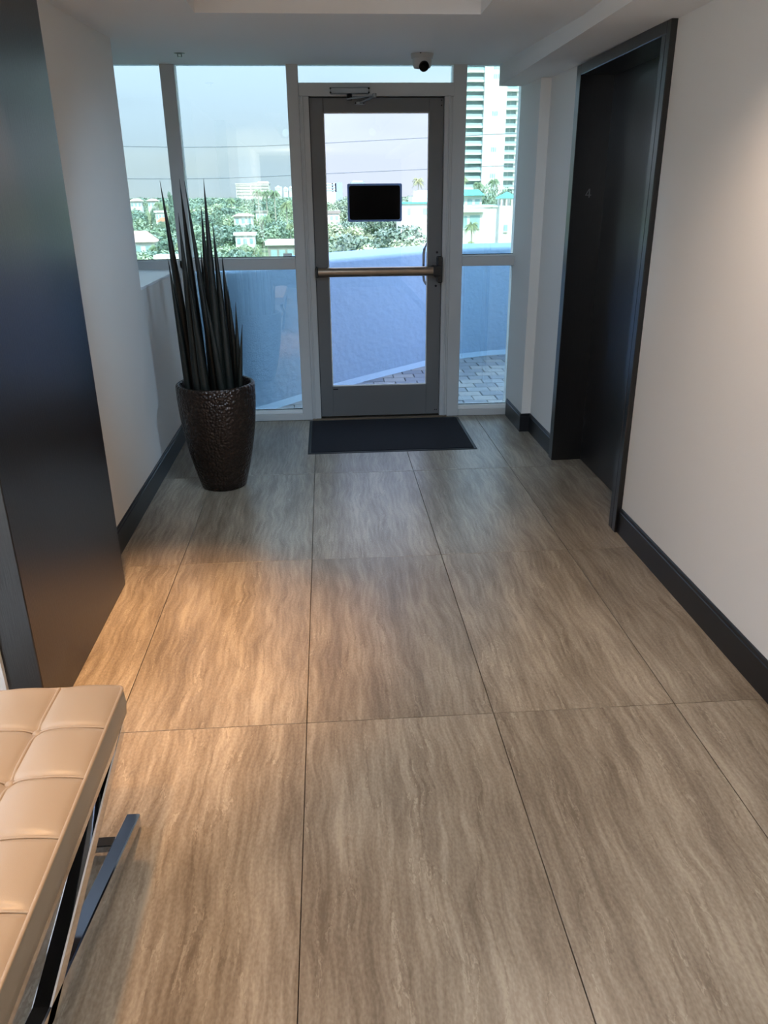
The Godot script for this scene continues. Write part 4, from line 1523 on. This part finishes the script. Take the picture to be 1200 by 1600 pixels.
	var palms := [
		[-16.9, -3.7, 240.0, 3.7, 0, "large coconut palm low in the middle of the wide left window"],
		[-19.4, 3.6, 250.0, 2.6, 0, "tall palm, first of three in a row under the hotel"],
		[-17.0, 3.3, 250.0, 2.6, 0, "tall palm, second of three in a row under the hotel"],
		[-14.6, 3.2, 250.0, 3.0, 0, "tall palm, third of three in a row under the hotel"],
		[-11.0, 0.2, 245.0, 3.2, 1, "yellowish tall palm nearest the door mullion in the wide left window"],
		[-13.6, -5.6, 225.0, 2.2, 1, "low palm beside the garage roof in the wide left window"],
		[-9.2, -5.0, 222.0, 2.0, 1, "low palm above the garage roof in the wide left window"],
		[-33.0, 1.3, 300.0, 2.6, 0, "slim palm behind the spear plant in the wide left window"],
		[-58.5, 0.2, 300.0, 2.8, 0, "slim tall palm in the middle of the far left pane"],
		[-54.0, -0.6, 290.0, 2.8, 0, "slim tall palm right of the middle one in the far left pane"],
		[-33.5, -7.3, 165.0, 3.2, 0, "feathery palm low in the far left pane"],
		[-27.5, -7.0, 160.0, 3.2, 1, "bright feathery palm low in the far left pane beside the mullion"],
		[22.8, 5.3, 200.0, 2.3, 2, "yellowish coconut palm above the white villa in the door glass"],
		[23.6, 1.9, 196.0, 1.7, 0, "low palm under the yellowish coconut palm by the villa"],
		[31.0, -3.9, 172.0, 2.5, 1, "palm in front of the white building at the left of the right sidelight"],
		[41.6, -1.6, 172.0, 2.3, 0, "palm in front of the white building at the right of the right sidelight"],
		[54.5, 5.6, 292.0, 3.2, 0, "palm before the foot of the tower, left of the pair"],
		[60.0, 6.6, 292.0, 3.4, 0, "palm before the foot of the tower, right of the pair"],
		[41.8, 6.8, 250.0, 2.6, 2, "yellowish palm at the left edge of the right sidelight"]]
	for q in palms:
		var o := thing("palm_tree", q[5], "palm tree", Vector3(q[0], GY, -q[2]))
		var cy: float = q[1] - GY
		var st := mb()
		tube(st, [Vector3(0.3, 0, 0), Vector3(0.1, cy * 0.5, 0), Vector3(0, cy, 0)], [0.26, 0.19, 0.15], 8)
		part("trunk", st, M.palm_bark, o)
		var c := put("crown", pc[q[4]], M.tree_leaf, o, Vector3(0, cy, 0))
		c.scale = Vector3.ONE * q[3]
		c.rotation.y = rng.randf() * TAU
	# bright shrubs by the white building
	var sh := crown(12, false, [Color(0.42, 0.44, 0.16), Color(0.36, 0.41, 0.18), Color(0.50, 0.46, 0.18)])
	var shrubs := [[30.6, 168.0, 6.9, 4.4, "yellow flowering bush before the white building in the right sidelight"], [28.6, 166.0, 5.9, 3.8, "lower yellow bush behind the right mullion before the white building"], [34.6, 166.0, 5.7, 1.7, "small dark shrub on the parapet line before the white building"], [46.8, 226.0, 16.0, 5.0, "leafy tree between the lodge and the pavilion"], [44.0, 216.0, 14.0, 4.6, "rounded tree right of the teal roofed lodge"], [52.0, 262.0, 20.5, 10.0, "tall tree behind the pavilion at the tower foot"], [59.5, 268.0, 19.5, 11.0, "wide tree behind the pavilion near the pilaster"]]
	for q in shrubs:
		var bright: bool = q[1] < 167.5 or q[1] == 168.0
		var o := thing("shrub" if bright else "broadleaf_tree", q[4], "shrub" if bright else "tree", Vector3(q[0], GY, -q[1]))
		var c := put("crown", sh if bright and q[3] > 2.0 else kinds[0][1][1], M.tree_leaf, o)
		c.scale = Vector3(q[3], q[2], q[3])
		var tr := put("trunk", trunk, M.bark, o)
		tr.scale = Vector3.ONE * q[2] * 0.8
